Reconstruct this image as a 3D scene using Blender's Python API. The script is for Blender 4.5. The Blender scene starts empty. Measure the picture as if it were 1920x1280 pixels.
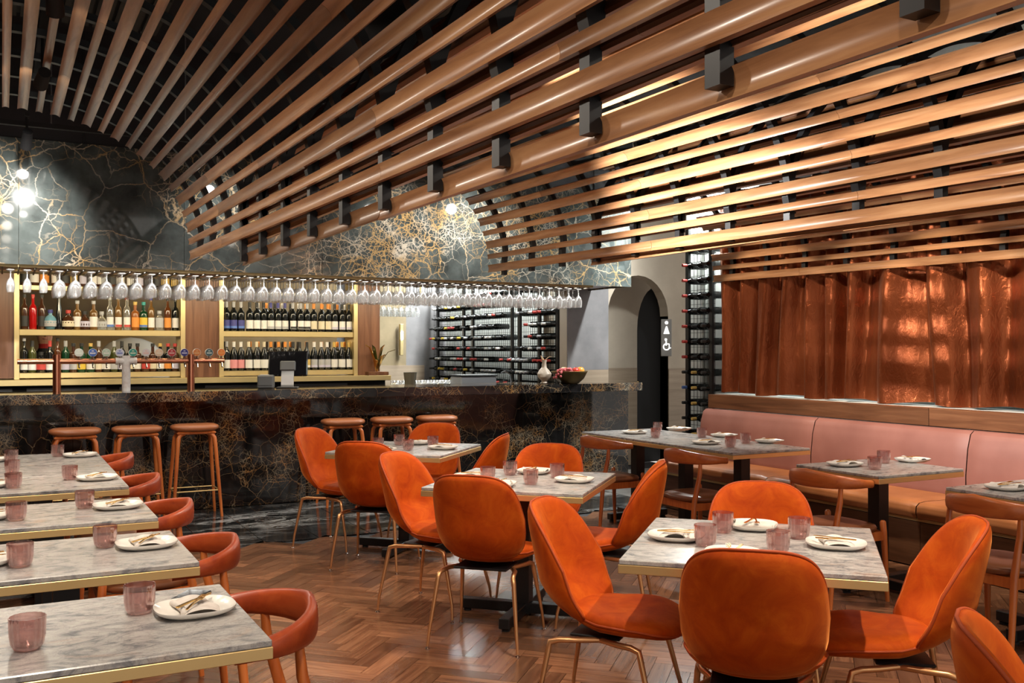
import bpy, math, random
from mathutils import Vector, Matrix
random.seed(7)
PI = math.pi
C = bpy.context.scene.collection
sc = bpy.context.scene

# ------------------------------------------------------------------ camera
H = 1.475
cam = bpy.data.cameras.new('camera'); co = bpy.data.objects.new('camera', cam); C.objects.link(co)
co.location = (0, 0, H); co.rotation_euler = (PI/2, 0, -math.radians(28.0))
cam.sensor_width = 36; cam.lens = 1800/1920*36; cam.shift_y = 15/1920; cam.clip_start = .05
sc.camera = co
# ------------------------------------------------------------------ world, exposure
w = bpy.data.worlds.new('world'); sc.world = w; w.use_nodes = True
bg = w.node_tree.nodes['Background']; bg.inputs[0].default_value = (1.0, .93, .85, 1); bg.inputs[1].default_value = .8
sc.view_settings.view_transform = 'Standard'; sc.view_settings.look = 'None'
sc.view_settings.gamma = 1; sc.view_settings.use_curve_mapping = False
sc.view_settings.exposure = 0.1
sc.cycles.transparent_max_bounces = 40; sc.cycles.max_bounces = 8; sc.cycles.glossy_bounces = 4
sc.cycles.diffuse_bounces = 4; sc.cycles.sample_clamp_indirect = 6; sc.cycles.caustics_reflective = False; sc.cycles.caustics_refractive = False

F_ = Vector((.46947, .88295, 0)); R_ = Vector((.88295, -.46947, 0))
def ray(px, py): return F_ + R_*((px-960)/1800) + Vector((0, 0, (655-py)/1800))
def onv(px, py, v):
    d = ray(px, py); p = d*(v/d.y); p.z += H; return p
def onu(px, py, u):
    d = ray(px, py); p = d*(u/d.x); p.z += H; return p
def onz(px, py, z):
    d = ray(px, py); p = d*((z-H)/d.z); p.z += H; return p

# ------------------------------------------------------------------ materials
def mat(name):
    m = bpy.data.materials.new(name); m.use_nodes = True
    nt = m.node_tree; b = nt.nodes['Principled BSDF']; return m, nt, b
def simple(name, col, rough=.5, metal=0., **kw):
    m, nt, b = mat(name)
    b.inputs['Base Color'].default_value = (*col, 1); b.inputs['Roughness'].default_value = rough; b.inputs['Metallic'].default_value = metal
    for k, v in kw.items(): b.inputs[k.replace('_', ' ')].default_value = v
    return m
def N(nt, t, **kw):
    n = nt.nodes.new(t)
    for k, v in kw.items():
        if k in n.inputs: n.inputs[k].default_value = v
        else: setattr(n, k, v)
    return n
def ramp(nt, stops, interp='LINEAR'):
    r = nt.nodes.new('ShaderNodeValToRGB'); r.color_ramp.interpolation = interp
    e = r.color_ramp.elements
    while len(e) < len(stops): e.new(.5)
    for i, (p, c) in enumerate(stops):
        e[i].position = p; e[i].color = (*c, 1) if len(c) == 3 else c
    return r
def mixc(nt, fac, a, b, typ='MIX'):
    m = nt.nodes.new('ShaderNodeMix'); m.data_type = 'RGBA'; m.blend_type = typ
    L = nt.links.new
    if hasattr(fac, 'node'): L(fac, m.inputs[0])
    else: m.inputs[0].default_value = fac
    for i, x in ((6, a), (7, b)):
        if hasattr(x, 'node'): L(x, m.inputs[i])
        else: m.inputs[i].default_value = (*x, 1)
    return m.outputs[2]
def coords(nt, kind='Object', scale=(1, 1, 1), rot=(0, 0, 0)):
    t = nt.nodes.new('ShaderNodeTexCoord'); mp = nt.nodes.new('ShaderNodeMapping')
    mp.inputs['Scale'].default_value = scale; mp.inputs['Rotation'].default_value = rot
    nt.links.new(t.outputs[kind], mp.inputs[0]); return mp.outputs[0]
def bump(nt, b, h, strength=.2, dist=.01):
    bp = nt.nodes.new('ShaderNodeBump'); bp.inputs['Strength'].default_value = strength; bp.inputs['Distance'].default_value = dist
    nt.links.new(h, bp.inputs['Height']); nt.links.new(bp.outputs[0], b.inputs['Normal'])

def wood_mat(name, dark, mid, light, rough=.4, scale=6, axis=1, rnd='object', contrast=.35, coat=0.):
    """grain runs along the given local axis; tone changes from piece to piece"""
    m, nt, b = mat(name); L = nt.links.new
    s = [scale*5]*3; s[axis] = scale*.35
    v = coords(nt, 'Object', s)
    oi = nt.nodes.new('ShaderNodeObjectInfo')
    if rnd == 'object': rv = oi.outputs['Random']
    else:
        a = nt.nodes.new('ShaderNodeAttribute'); a.attribute_name = 'rnd'; rv = a.outputs['Fac']
    add = N(nt, 'ShaderNodeVectorMath', operation='ADD'); sca = N(nt, 'ShaderNodeMath', operation='MULTIPLY'); sca.inputs[1].default_value = 37.
    L(rv, sca.inputs[0]); L(v, add.inputs[0]); L(sca.outputs[0], add.inputs[1])
    n = N(nt, 'ShaderNodeTexNoise', Scale=1.0, Detail=5., Roughness=.6, Distortion=.6); L(add.outputs[0], n.inputs['Vector'])
    r = ramp(nt, [(.28, dark), (.5, mid), (.75, light)]); L(n.outputs['Fac'], r.inputs[0])
    hs = nt.nodes.new('ShaderNodeHueSaturation'); L(r.outputs[0], hs.inputs['Color'])
    mr = N(nt, 'ShaderNodeMapRange'); mr.inputs['To Min'].default_value = 1-contrast; mr.inputs['To Max'].default_value = 1+contrast
    L(rv, mr.inputs['Value']); L(mr.outputs[0], hs.inputs['Value'])
    L(hs.outputs[0], b.inputs['Base Color']); b.inputs['Roughness'].default_value = rough
    b.inputs['Coat Weight'].default_value = coat; b.inputs['Coat Roughness'].default_value = .15
    bump(nt, b, n.outputs['Fac'], .06, .004)
    return m

def dark_marble(name, base, vein, vein2, scale=1.0, amount=.5, rough=.07, kind='Object'):
    m, nt, b = mat(name); L = nt.links.new
    v = coords(nt, kind, (scale,)*3)
    dn = N(nt, 'ShaderNodeTexNoise', Scale=3.2, Detail=5., Roughness=.62); L(v, dn.inputs['Vector'])
    dm = N(nt, 'ShaderNodeVectorMath', operation='SCALE'); dm.inputs['Scale'].default_value = .17
    L(dn.outputs['Color'], dm.inputs[0])
    va = N(nt, 'ShaderNodeVectorMath', operation='ADD'); L(v, va.inputs[0]); L(dm.outputs[0], va.inputs[1])
    msk = N(nt, 'ShaderNodeTexNoise', Scale=.9, Detail=2.); L(v, msk.inputs['Vector'])
    outs = []
    for sc_, wd, lo, hi in ((1.7, .010, .30, .50), (4.6, .024, .42, .54), (9.5, .042, .47, .60), (20., .07, .53, .68)):
        vo = N(nt, 'ShaderNodeTexVoronoi', feature='DISTANCE_TO_EDGE', Scale=sc_); L(va.outputs[0], vo.inputs['Vector'])
        r = ramp(nt, [(0, (1, 1, 1)), (wd*.35, (.7, .7, .7)), (wd, (0, 0, 0))]); L(vo.outputs['Distance'], r.inputs[0])
        mr = N(nt, 'ShaderNodeMapRange'); mr.inputs['From Min'].default_value = lo-(amount-.5)*.3; mr.inputs['From Max'].default_value = hi-(amount-.5)*.3
        L(msk.outputs['Fac'], mr.inputs['Value'])
        mu = N(nt, 'ShaderNodeMath', operation='MULTIPLY'); L(r.outputs[0], mu.inputs[0]); L(mr.outputs[0], mu.inputs[1]); outs.append(mu.outputs[0])
    mx = N(nt, 'ShaderNodeMath', operation='MAXIMUM'); L(outs[0], mx.inputs[0]); L(outs[1], mx.inputs[1])
    mx3 = N(nt, 'ShaderNodeMath', operation='MAXIMUM'); L(mx.outputs[0], mx3.inputs[0]); L(outs[2], mx3.inputs[1]); mx2 = N(nt, 'ShaderNodeMath', operation='MAXIMUM'); L(mx3.outputs[0], mx2.inputs[0]); L(outs[3], mx2.inputs[1])
    tn = N(nt, 'ShaderNodeTexNoise', Scale=3.3, Detail=3.); L(v, tn.inputs['Vector'])
    tr = ramp(nt, [(.42, vein), (.6, vein2)]); L(tn.outputs['Fac'], tr.inputs[0])
    bn = N(nt, 'ShaderNodeTexNoise', Scale=5., Detail=4.); L(va.outputs[0], bn.inputs['Vector'])
    br = ramp(nt, [(.3, tuple(x*.55 for x in base)), (.7, tuple(x*1.6 for x in base))]); L(bn.outputs['Fac'], br.inputs[0])
    col = mixc(nt, mx2.outputs[0], br.outputs[0], tr.outputs[0])
    L(col, b.inputs['Base Color']); b.inputs['Roughness'].default_value = rough
    b.inputs['Specular IOR Level'].default_value = .6
    return m

def grey_marble(name):
    m, nt, b = mat(name); L = nt.links.new
    v = coords(nt, 'Object', (1, 1, 1))
    oi = nt.nodes.new('ShaderNodeObjectInfo'); sca = N(nt, 'ShaderNodeMath', operation='MULTIPLY'); sca.inputs[1].default_value = 23.
    L(oi.outputs['Random'], sca.inputs[0])
    off = N(nt, 'ShaderNodeVectorMath', operation='ADD'); L(v, off.inputs[0]); L(sca.outputs[0], off.inputs[1])
    mp = nt.nodes.new('ShaderNodeMapping'); mp.inputs['Scale'].default_value = (4.6, 8.0, 6); mp.inputs['Rotation'].default_value = (0, 0, .25)
    L(off.outputs[0], mp.inputs[0])
    n1 = N(nt, 'ShaderNodeTexNoise', Scale=1.7, Detail=9., Roughness=.68, Distortion=1.6); L(mp.outputs[0], n1.inputs['Vector'])
    r1 = ramp(nt, [(.28, (.10, .105, .12)), (.40, (.26, .26, .27)), (.50, (.45, .43, .41)), (.66, (.56, .54, .52)), (.8, (.64, .62, .59))]); L(n1.outputs['Fac'], r1.inputs[0])
    n2 = N(nt, 'ShaderNodeTexNoise', Scale=1.1, Detail=3., Distortion=.8); L(mp.outputs[0], n2.inputs['Vector'])
    r2 = ramp(nt, [(.60, (0, 0, 0)), (.72, (1, 1, 1))]); L(n2.outputs['Fac'], r2.inputs[0])
    mu = N(nt, 'ShaderNodeMath', operation='MULTIPLY'); mu.inputs[1].default_value = .45; L(r2.outputs[0], mu.inputs[0])
    col = mixc(nt, mu.outputs[0], r1.outputs[0], (.55, .38, .28))
    n3 = N(nt, 'ShaderNodeTexNoise', Scale=4.5, Detail=6., Roughness=.7, Distortion=2.0); L(mp.outputs[0], n3.inputs['Vector'])
    r3 = ramp(nt, [(.5, (1, 1, 1)), (.53, (.45, .46, .5)), (.56, (1, 1, 1))]); L(n3.outputs['Fac'], r3.inputs[0])
    col = mixc(nt, .6, col, r3.outputs[0], 'MULTIPLY')
    L(col, b.inputs['Base Color']); b.inputs['Roughness'].default_value = .22
    return m

def velvet(name):
    m, nt, b = mat(name); L = nt.links.new
    v = coords(nt, 'Object', (1, 1, 1)); oi = nt.nodes.new('ShaderNodeObjectInfo')
    sca = N(nt, 'ShaderNodeMath', operation='MULTIPLY'); sca.inputs[1].default_value = 11.; L(oi.outputs['Random'], sca.inputs[0])
    off = N(nt, 'ShaderNodeVectorMath', operation='ADD'); L(v, off.inputs[0]); L(sca.outputs[0], off.inputs[1])
    n = N(nt, 'ShaderNodeTexNoise', Scale=9., Detail=5., Roughness=.65, Distortion=.9); L(off.outputs[0], n.inputs['Vector'])
    r = ramp(nt, [(.28, (.36, .040, .002)), (.50, (.47, .066, .003)), (.74, (.58, .108, .006))]); L(n.outputs['Fac'], r.inputs[0])
    L(r.outputs[0], b.inputs['Base Color']); b.inputs['Roughness'].default_value = .75
    b.inputs['Sheen Weight'].default_value = .55; b.inputs['Sheen Roughness'].default_value = .35; b.inputs['Sheen Tint'].default_value = (1, .38, .10, 1)
    b.inputs['Specular IOR Level'].default_value = .15
    bump(nt, b, n.outputs['Fac'], .12, .006)
    return m

def curtain_mat():
    m, nt, b = mat('copper_satin'); L = nt.links.new
    v = coords(nt, 'Object', (1, 1, .55))
    n = N(nt, 'ShaderNodeTexNoise', Scale=26., Detail=5., Roughness=.6, Distortion=1.2); L(v, n.inputs['Vector'])
    n2 = N(nt, 'ShaderNodeTexNoise', Scale=2.5, Detail=2.); L(v, n2.inputs['Vector'])
    r = ramp(nt, [(.3, (.20, .046, .014)), (.7, (.36, .095, .032))]); L(n2.outputs['Fac'], r.inputs[0])
    L(r.outputs[0], b.inputs['Base Color']); b.inputs['Roughness'].default_value = .30; b.inputs['Metallic'].default_value = .82
    b.inputs['Sheen Weight'].default_value = .08; b.inputs['Sheen Tint'].default_value = (1, .55, .35, 1)
    bump(nt, b, n.outputs['Fac'], .35, .012)
    return m

def leather(name, c1, c2, rough=.42):
    m, nt, b = mat(name); L = nt.links.new
    v = coords(nt, 'Object', (1, 1, 1)); n = N(nt, 'ShaderNodeTexNoise', Scale=5., Detail=4.); L(v, n.inputs['Vector'])
    r = ramp(nt, [(.3, c1), (.7, c2)]); L(n.outputs['Fac'], r.inputs[0]); L(r.outputs[0], b.inputs['Base Color'])
    b.inputs['Roughness'].default_value = rough
    n2 = N(nt, 'ShaderNodeTexVoronoi', Scale=220.); L(v, n2.inputs['Vector']); bump(nt, b, n2.outputs['Distance'], .05, .002)
    return m

def plaster(name, c1, c2, rough=.8, scale=3.):
    m, nt, b = mat(name); L = nt.links.new
    v = coords(nt, 'Object', (1, 1, 1)); n = N(nt, 'ShaderNodeTexNoise', Scale=scale, Detail=6., Roughness=.6); L(v, n.inputs['Vector'])
    r = ramp(nt, [(.35, c1), (.65, c2)]); L(n.outputs['Fac'], r.inputs[0]); L(r.outputs[0], b.inputs['Base Color']); b.inputs['Roughness'].default_value = rough
    return m

def thin_glass(name, tint, edge, facing=.35, rough=.04, base=.06, body=0.):
    m = bpy.data.materials.new(name); m.use_nodes = True; nt = m.node_tree; L = nt.links.new
    nt.nodes.remove(nt.nodes['Principled BSDF']); out = nt.nodes['Material Output']
    tr = N(nt, 'ShaderNodeBsdfTransparent'); tr.inputs[0].default_value = (*tint, 1)
    gl = N(nt, 'ShaderNodeBsdfGlossy'); gl.inputs[0].default_value = (*edge, 1); gl.inputs['Roughness'].default_value = rough
    lw = N(nt, 'ShaderNodeLayerWeight'); lw.inputs['Blend'].default_value = facing
    mr = N(nt, 'ShaderNodeMapRange'); mr.inputs['To Min'].default_value = base; mr.inputs['To Max'].default_value = .8
    L(lw.outputs['Facing'], mr.inputs['Value'])
    mx = N(nt, 'ShaderNodeMixShader'); L(mr.outputs[0], mx.inputs[0]); L(tr.outputs[0], mx.inputs[1]); L(gl.outputs[0], mx.inputs[2])
    last = mx.outputs[0]
    if body:
        df = N(nt, 'ShaderNodeBsdfDiffuse'); df.inputs[0].default_value = (*edge, 1)
        m2 = N(nt, 'ShaderNodeMixShader'); m2.inputs[0].default_value = body; L(last, m2.inputs[1]); L(df.outputs[0], m2.inputs[2]); last = m2.outputs[0]
    L(last, out.inputs[0]); return m
def emit(name, col, s):
    m, nt, b = mat(name); b.inputs['Base Color'].default_value = (*col, 1)
    b.inputs['Emission Color'].default_value = (*col, 1); b.inputs['Emission Strength'].default_value = s; return m

M = {}
M['slat'] = wood_mat('slat_wood', (.26, .115, .050), (.42, .205, .092), (.57, .32, .155), .30, 5, 1, 'object', .28, .2)
M['slat_back_shade'] = wood_mat('slat_back_shade_wood', (.07, .024, .009), (.12, .045, .016), (.17, .07, .026), .45, 5, 1, 'object', .2)  # slat backs darkened: shade in the gaps between slats put into the colour
M['parquet'] = wood_mat('parquet_wood', (.095, .039, .020), (.17, .074, .037), (.25, .122, .064), .25, 7, 0, 'object', .42)
M['parquet_far'] = wood_mat('parquet_wood_far', (.095, .039, .020), (.17, .074, .037), (.25, .122, .064), .25, 7, 0, 'attr', .42)
M['walnut'] = wood_mat('walnut_panel', (.10, .038, .018), (.19, .080, .040), (.28, .13, .068), .4, 4, 2, 'object', .15)
M['walnut_h'] = wood_mat('walnut_rail', (.065, .025, .011), (.125, .050, .022), (.19, .085, .04), .35, 4, 1, 'object', .15)
M['chairwood'] = wood_mat('orange_stained_oak', (.40, .085, .018), (.56, .145, .030), (.66, .21, .055), .34, 5, 2, 'object', .08, .2)
M['chairrail'] = wood_mat('red_stained_oak', (.28, .036, .009), (.38, .056, .012), (.47, .086, .020), .42, 4, 0, 'object', .10, .08)
M['chairrail_light'] = wood_mat('orange_stained_rail', (.40, .085, .018), (.54, .135, .030), (.64, .19, .05), .36, 4, 0, 'object', .08, .15)
M['velvet'] = velvet('rust_velvet')
M['velvet_dark'] = simple('rust_piping', (.40, .055, .004), .7)
M['copperleg'] = simple('bronze_leg', (.72, .38, .17), .34, .85)
M['chrome'] = simple('chrome', (.6, .6, .6), .15, 1.)
M['gold'] = simple('gold_cutlery', (.80, .52, .18), .22, 1.)
M['brass'] = simple('brushed_brass', (.84, .60, .27), .40, .75)
M['brass_pale'] = simple('pale_brass', (.66, .53, .27), .42, .75)
M['black'] = simple('black_steel', (.007, .007, .008), .42)
M['matte_black'] = simple('matte_black', (.010, .010, .011), .75)
M['dark'] = simple('dark_paint', (.022, .019, .021), .8)
M['ceil_panel'] = simple('ceiling_panel', (.060, .055, .045), .8)
M['gmarble'] = grey_marble('grey_marble')
M['hood'] = dark_marble('portoro_marble', (.062, .074, .072), (.52, .33, .13), (.58, .52, .42), 1.15, .56, .045)
M['bar'] = dark_marble('portoro_bar', (.010, .009, .009), (.36, .18, .06), (.34, .27, .18), 2.6, .52, .06)
def tile_mat():
    m, nt, b = mat('marquina_tile'); L = nt.links.new
    g_ = nt.nodes.new('ShaderNodeNewGeometry'); mp = nt.nodes.new('ShaderNodeMapping'); mp.inputs['Scale'].default_value = (1.0, 2.4, 1); mp.inputs['Rotation'].default_value = (0, 0, -.25)
    L(g_.outputs['Position'], mp.inputs[0])
    out = None
    for sc_, wd, dist in ((1.3, .030, 1.4), (2.7, .014, 1.0), (.8, .05, 1.8)):
        n = N(nt, 'ShaderNodeTexNoise', Scale=sc_, Detail=7., Roughness=.6, Distortion=dist); L(mp.outputs[0], n.inputs['Vector'])
        r = ramp(nt, [(.5-wd, (0, 0, 0)), (.5, (1, 1, 1)), (.5+wd, (0, 0, 0))]); L(n.outputs['Fac'], r.inputs[0])
        if out is None: out = r.outputs[0]
        else:
            mx = N(nt, 'ShaderNodeMath', operation='MAXIMUM'); L(out, mx.inputs[0]); L(r.outputs[0], mx.inputs[1]); out = mx.outputs[0]
    n = N(nt, 'ShaderNodeTexNoise', Scale=1.1, Detail=2.); L(mp.outputs[0], n.inputs['Vector'])
    r = ramp(nt, [(.47, (.04, .04, .04)), (.66, (1, 1, 1))]); L(n.outputs['Fac'], r.inputs[0])
    mu = N(nt, 'ShaderNodeMath', operation='MULTIPLY'); L(out, mu.inputs[0]); L(r.outputs[0], mu.inputs[1])
    L(mixc(nt, mu.outputs[0], (.010, .012, .013), (.50, .50, .49)), b.inputs['Base Color']); b.inputs['Roughness'].default_value = .10
    return m
M['tile'] = tile_mat()
M['stone'] = plaster('grey_stone', (.20, .19, .18), (.30, .285, .27), .35, 4.)
M['curtain'] = curtain_mat()
M['rose'] = leather('rose_fabric', (.235, .092, .072), (.285, .118, .094), .5)
M['tan'] = leather('tan_leather', (.34, .12, .040), (.44, .165, .060), .38)
M['brownseat'] = leather('brown_leather', (.17, .060, .025), (.24, .085, .035), .33)
M['stoolseat'] = leather('cognac_leather', (.34, .110, .040), (.42, .145, .055), .34)
M['porcelain'] = simple('white_porcelain', (.80, .77, .72), .18)
M['linen'] = plaster('linen', (.62, .56, .51), (.74, .69, .64), .9, 30.)
M['pink_glass'] = thin_glass('pink_glass', (.82, .67, .65), (1., .86, .84), .40, .05, .06, .035)
M['clear_glass'] = thin_glass('clear_glass', (.94, .95, .95), (1, 1, 1), .62, .12, .10, .16)
M['phone'] = simple('black_glass', (.008, .008, .01), .06)
M['beige'] = plaster('beige_plaster', (.40, .34, .27), (.47, .40, .32), .85, 2.5)
M['greyplaster'] = plaster('grey_plaster', (.15, .145, .15), (.21, .20, .205), .85, 3.)
M['tanplaster'] = plaster('tan_plaster', (.20, .155, .09), (.26, .20, .12), .85, 3.)
M['dado'] = wood_mat('travertine_dado', (.22, .165, .115), (.30, .23, .165), (.37, .29, .21), .5, 3, 0, 'object', .05)
M['whitetile'] = plaster('white_tile', (.58, .60, .57), (.70, .72, .68), .35, 6.)
M['kitchen'] = plaster('tan_kitchen', (.38, .26, .13), (.50, .36, .20), .7, 2.)
M['copper'] = simple('copper_pipe', (.60, .25, .15), .22, 1.)
M['frost'] = plaster('frosted_metal', (.62, .56, .54), (.80, .80, .80), .55, 18.)
M['steel'] = simple('brushed_steel', (.42, .42, .42), .32, .9)
M['steel_dark'] = simple('dark_steel_rail', (.10, .085, .06), .6)
M['posgrey'] = simple('grey_plastic', (.10, .105, .11), .45)
M['warmled'] = emit('warm_led', (1., .80, .48), 3.)
M['whiteled'] = emit('white_led', (.93, 1., .97), 6.)
M['lamp'] = emit('lamp_face', (1., .93, .82), 60.)
M['icon'] = emit('sign_icon', (1., .98, .94), 1.6)
M['signplate'] = simple('sign_plate', (.22, .21, .20), .5)

# ------------------------------------------------------------------ mesh helper
class MB:
    def __init__(s): s.v = []; s.f = []; s.mi = []
    def add(s, vs, fs):
        o = len(s.v); s.v += [tuple(x) for x in vs]; s.f += [tuple(i+o for i in f) for f in fs]; return s
    def box(s, c, d, rz=0, bev=0):
        hx, hy, hz = d[0]/2, d[1]/2, d[2]/2; cs, sn = math.cos(rz), math.sin(rz)
        def T(x, y, z): return (c[0]+x*cs-y*sn, c[1]+x*sn+y*cs, c[2]+z)
        if bev <= 0:
            vs = [T(x, y, z) for z in (-hz, hz) for x, y in ((-hx, -hy), (hx, -hy), (hx, hy), (-hx, hy))]
            return s.add(vs, [(3, 2, 1, 0), (4, 5, 6, 7), (0, 1, 5, 4), (1, 2, 6, 5), (2, 3, 7, 6), (3, 0, 4, 7)])
        b = min(bev, hx*.99, hy*.99, hz*.99); vs = []
        for z, i in ((-hz, b), (-hz+b, 0), (hz-b, 0), (hz, b)):
            for x, y in ((-hx+i+b*(i == 0), -hy+i), (hx-i-b*(i == 0), -hy+i), (hx-i, -hy+i+b*(i == 0)), (hx-i, hy-i-b*(i == 0)),
                         (hx-i-b*(i == 0), hy-i), (-hx+i+b*(i == 0), hy-i), (-hx+i, hy-i-b*(i == 0)), (-hx+i, -hy+i+b*(i == 0))):
                vs.append(T(x, y, z))
        fs = [tuple(reversed(range(8))), tuple(range(24, 32))]
        for k in range(3):
            for j in range(8): fs.append((k*8+j, k*8+(j+1) % 8, (k+1)*8+(j+1) % 8, (k+1)*8+j))
        return s.add(vs, fs)
    def tube(s, pts, r, n=10, cap=True, sq=None, up=Vector((0, 0, 1))):
        """round tube (or rectangular section sq=(w,h)) along points; r may be a list"""
        pts = [Vector(p) for p in pts]; m = len(pts); rr = r if isinstance(r, (list, tuple)) else [r]*m
        vs = []; k = n if sq is None else 4; ref = None
        for i, p in enumerate(pts):
            t = (pts[min(i+1, m-1)]-pts[max(i-1, 0)]).normalized()
            if sq is None:
                if ref is None: ref = t.orthogonal().normalized()
                a = (ref-t*ref.dot(t)).normalized(); ref = a; b = t.cross(a)
                for j in range(n):
                    an = 2*PI*j/n; vs.append(p+(a*math.cos(an)+b*math.sin(an))*rr[i])
            else:
                a = t.cross(up).normalized(); b = a.cross(t)
                for x, y in ((-1, -1), (1, -1), (1, 1), (-1, 1)): vs.append(p+a*x*sq[0]/2*rr[i]+b*y*sq[1]/2*rr[i])
        fs = []
        for i in range(m-1):
            for j in range(k): fs.append((i*k+j, i*k+(j+1) % k, (i+1)*k+(j+1) % k, (i+1)*k+j))
        if cap: fs += [tuple(reversed(range(k))), tuple(range((m-1)*k, m*k))]
        return s.add(vs, fs)
    def lathe(s, prof, n=16, c=(0, 0, 0), rfun=None, sx=1, sy=1):
        vs = []; m = len(prof)
        for i, (r, z) in enumerate(prof):
            for j in range(n):
                an = 2*PI*j/n; q = r*(rfun(an, i) if rfun else 1); vs.append((c[0]+q*math.cos(an)*sx, c[1]+q*math.sin(an)*sy, c[2]+z))
        fs = []
        for i in range(m-1):
            for j in range(n): fs.append((i*n+j, i*n+(j+1) % n, (i+1)*n+(j+1) % n, (i+1)*n+j))
        if prof[0][0] > 1e-5: fs.append(tuple(reversed(range(n))))
        if prof[-1][0] > 1e-5: fs.append(tuple(range((m-1)*n, m*n)))
        return s.add(vs, fs)
    def grid(s, fn, nu, nv, closed=False):
        vs = [fn(i/(nu-(0 if closed else 1)), j/(nv-1)) for j in range(nv) for i in range(nu)]; fs = []
        for j in range(nv-1):
            for i in range(nu if closed else nu-1):
                a = i; b = (i+1) % nu; fs.append((j*nu+a, j*nu+b, (j+1)*nu+b, (j+1)*nu+a))
        return s.add(vs, fs)
    def prism(s, poly, fn, t0, t1):
        """poly of 2D points, fn(x,y,t)->3D"""
        n = len(poly); vs = [fn(x, y, t) for t in (t0, t1) for x, y in poly]
        fs = [tuple(reversed(range(n))), tuple(range(n, 2*n))]+[(i, (i+1) % n, n+(i+1) % n, n+i) for i in range(n)]
        return s.add(vs, fs)
    def mesh(s, name, smooth=False):
        me = bpy.data.meshes.new(name); me.from_pydata(s.v, [], s.f); me.update()
        if smooth:
            me.shade_smooth()
            if smooth is not True: me.set_sharp_from_angle(angle=math.radians(smooth))
        return me
    def build(s, name, m, parent=None, smooth=False, mesh=None):
        me = mesh or s.mesh(name, smooth)
        if m is not None and not me.materials: me.materials.append(m)
        o = bpy.data.objects.new(name, me); C.objects.link(o)
        if parent: o.parent = parent
        return o
def obj(name, me, parent=None, loc=None, rz=None):
    o = bpy.data.objects.new(name, me); C.objects.link(o)
    if parent: o.parent = parent
    if loc: o.location = loc
    if rz is not None: o.rotation_euler.z = rz
    return o
def tag(o, label=None, cat=None, group=None, kind=None):
    if label: o['label'] = label
    if cat: o['category'] = cat
    if group: o['group'] = group
    if kind: o['kind'] = kind
    return o
def thing(name, label, cat, loc=(0, 0, 0), rz=0, group=None):
    o = bpy.data.objects.new(name, None); C.objects.link(o); o.location = loc; o.rotation_euler.z = rz; o.empty_display_size = .1
    return tag(o, label, cat, group)
KIDS = {}
def copy_tree(o, parent=None):
    c = o.copy(); C.objects.link(c)
    if parent: c.parent = parent
    for ch in o.children: copy_tree(ch, c)
    return c
def place(proto, used, loc, rz, label, group=None):
    o = proto if not used else copy_tree(proto)
    used.append(1); o.location = loc; o.rotation_euler.z = rz; o['label'] = label
    if group: o['group'] = group
    return o
ORD = ['first', 'second', 'third', 'fourth', 'fifth', 'sixth', 'seventh', 'eighth', 'ninth', 'tenth', 'eleventh', 'twelfth', 'thirteenth', 'fourteenth', 'fifteenth', 'sixteenth', 'seventeenth', 'eighteenth', 'nineteenth', 'twentieth']
def ordn(i):
    if i < 20: return ORD[i]
    t = ['', '', 'twenty', 'thirty', 'forty', 'fifty'][(i+1)//10]; r = (i+1) % 10
    return (t[:-1]+'ieth') if r == 0 else t+'-'+ORD[r-1]

# ------------------------------------------------------------------ lights
WARM = (1., .86, .69); NEUT = (1., .95, .88); COOL = (.95, 1., .98)
def spot(loc, target, energy, ang=50, blend=.35, col=WARM, r=.03):
    l = bpy.data.lights.new('spot_beam', 'SPOT'); l.energy = energy; l.spot_size = math.radians(ang); l.spot_blend = blend; l.color = col; l.shadow_soft_size = r
    o = bpy.data.objects.new('spot_beam', l); C.objects.link(o); o.location = loc
    o.rotation_euler = (Vector(target)-Vector(loc)).to_track_quat('-Z', 'Y').to_euler(); return o
def arealight(loc, rot, sx, sy, energy, col=WARM):
    l = bpy.data.lights.new('strip_glow', 'AREA'); l.shape = 'RECTANGLE'; l.size = sx; l.size_y = sy; l.energy = energy; l.color = col
    o = bpy.data.objects.new('strip_glow', l); C.objects.link(o); o.location = loc; o.rotation_euler = rot; return o
PROJ = []
def projector(loc, target, energy, label, ang=50, blend=.35, col=WARM, r=.035, drop=.18):
    """black can spotlight hung on a short stem, with its beam"""
    loc = Vector(loc); d = (Vector(target)-loc).normalized()
    t = thing('track_spotlight', label, 'spotlight', loc)
    b = MB().tube([-d*.15, -d*.02, d*.0], [.034, .040, .040], 16)
    b.build('lamp_body', M['matte_black'], t, 40)
    MB().tube([d*.0, d*.003], [.034, .034], 16).build('lamp_face', M['lamp'], t)
    MB().tube([-d*.08, -d*.08+Vector((0, 0, drop))], .009, 8).box((-d.x*.08, -d.y*.08, -d.z*.08+drop+.012), (.03, .10, .026)).build('stem', M['matte_black'], t)
    spot(loc+d*.012, target, energy, ang, blend, col, r); return t

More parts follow.
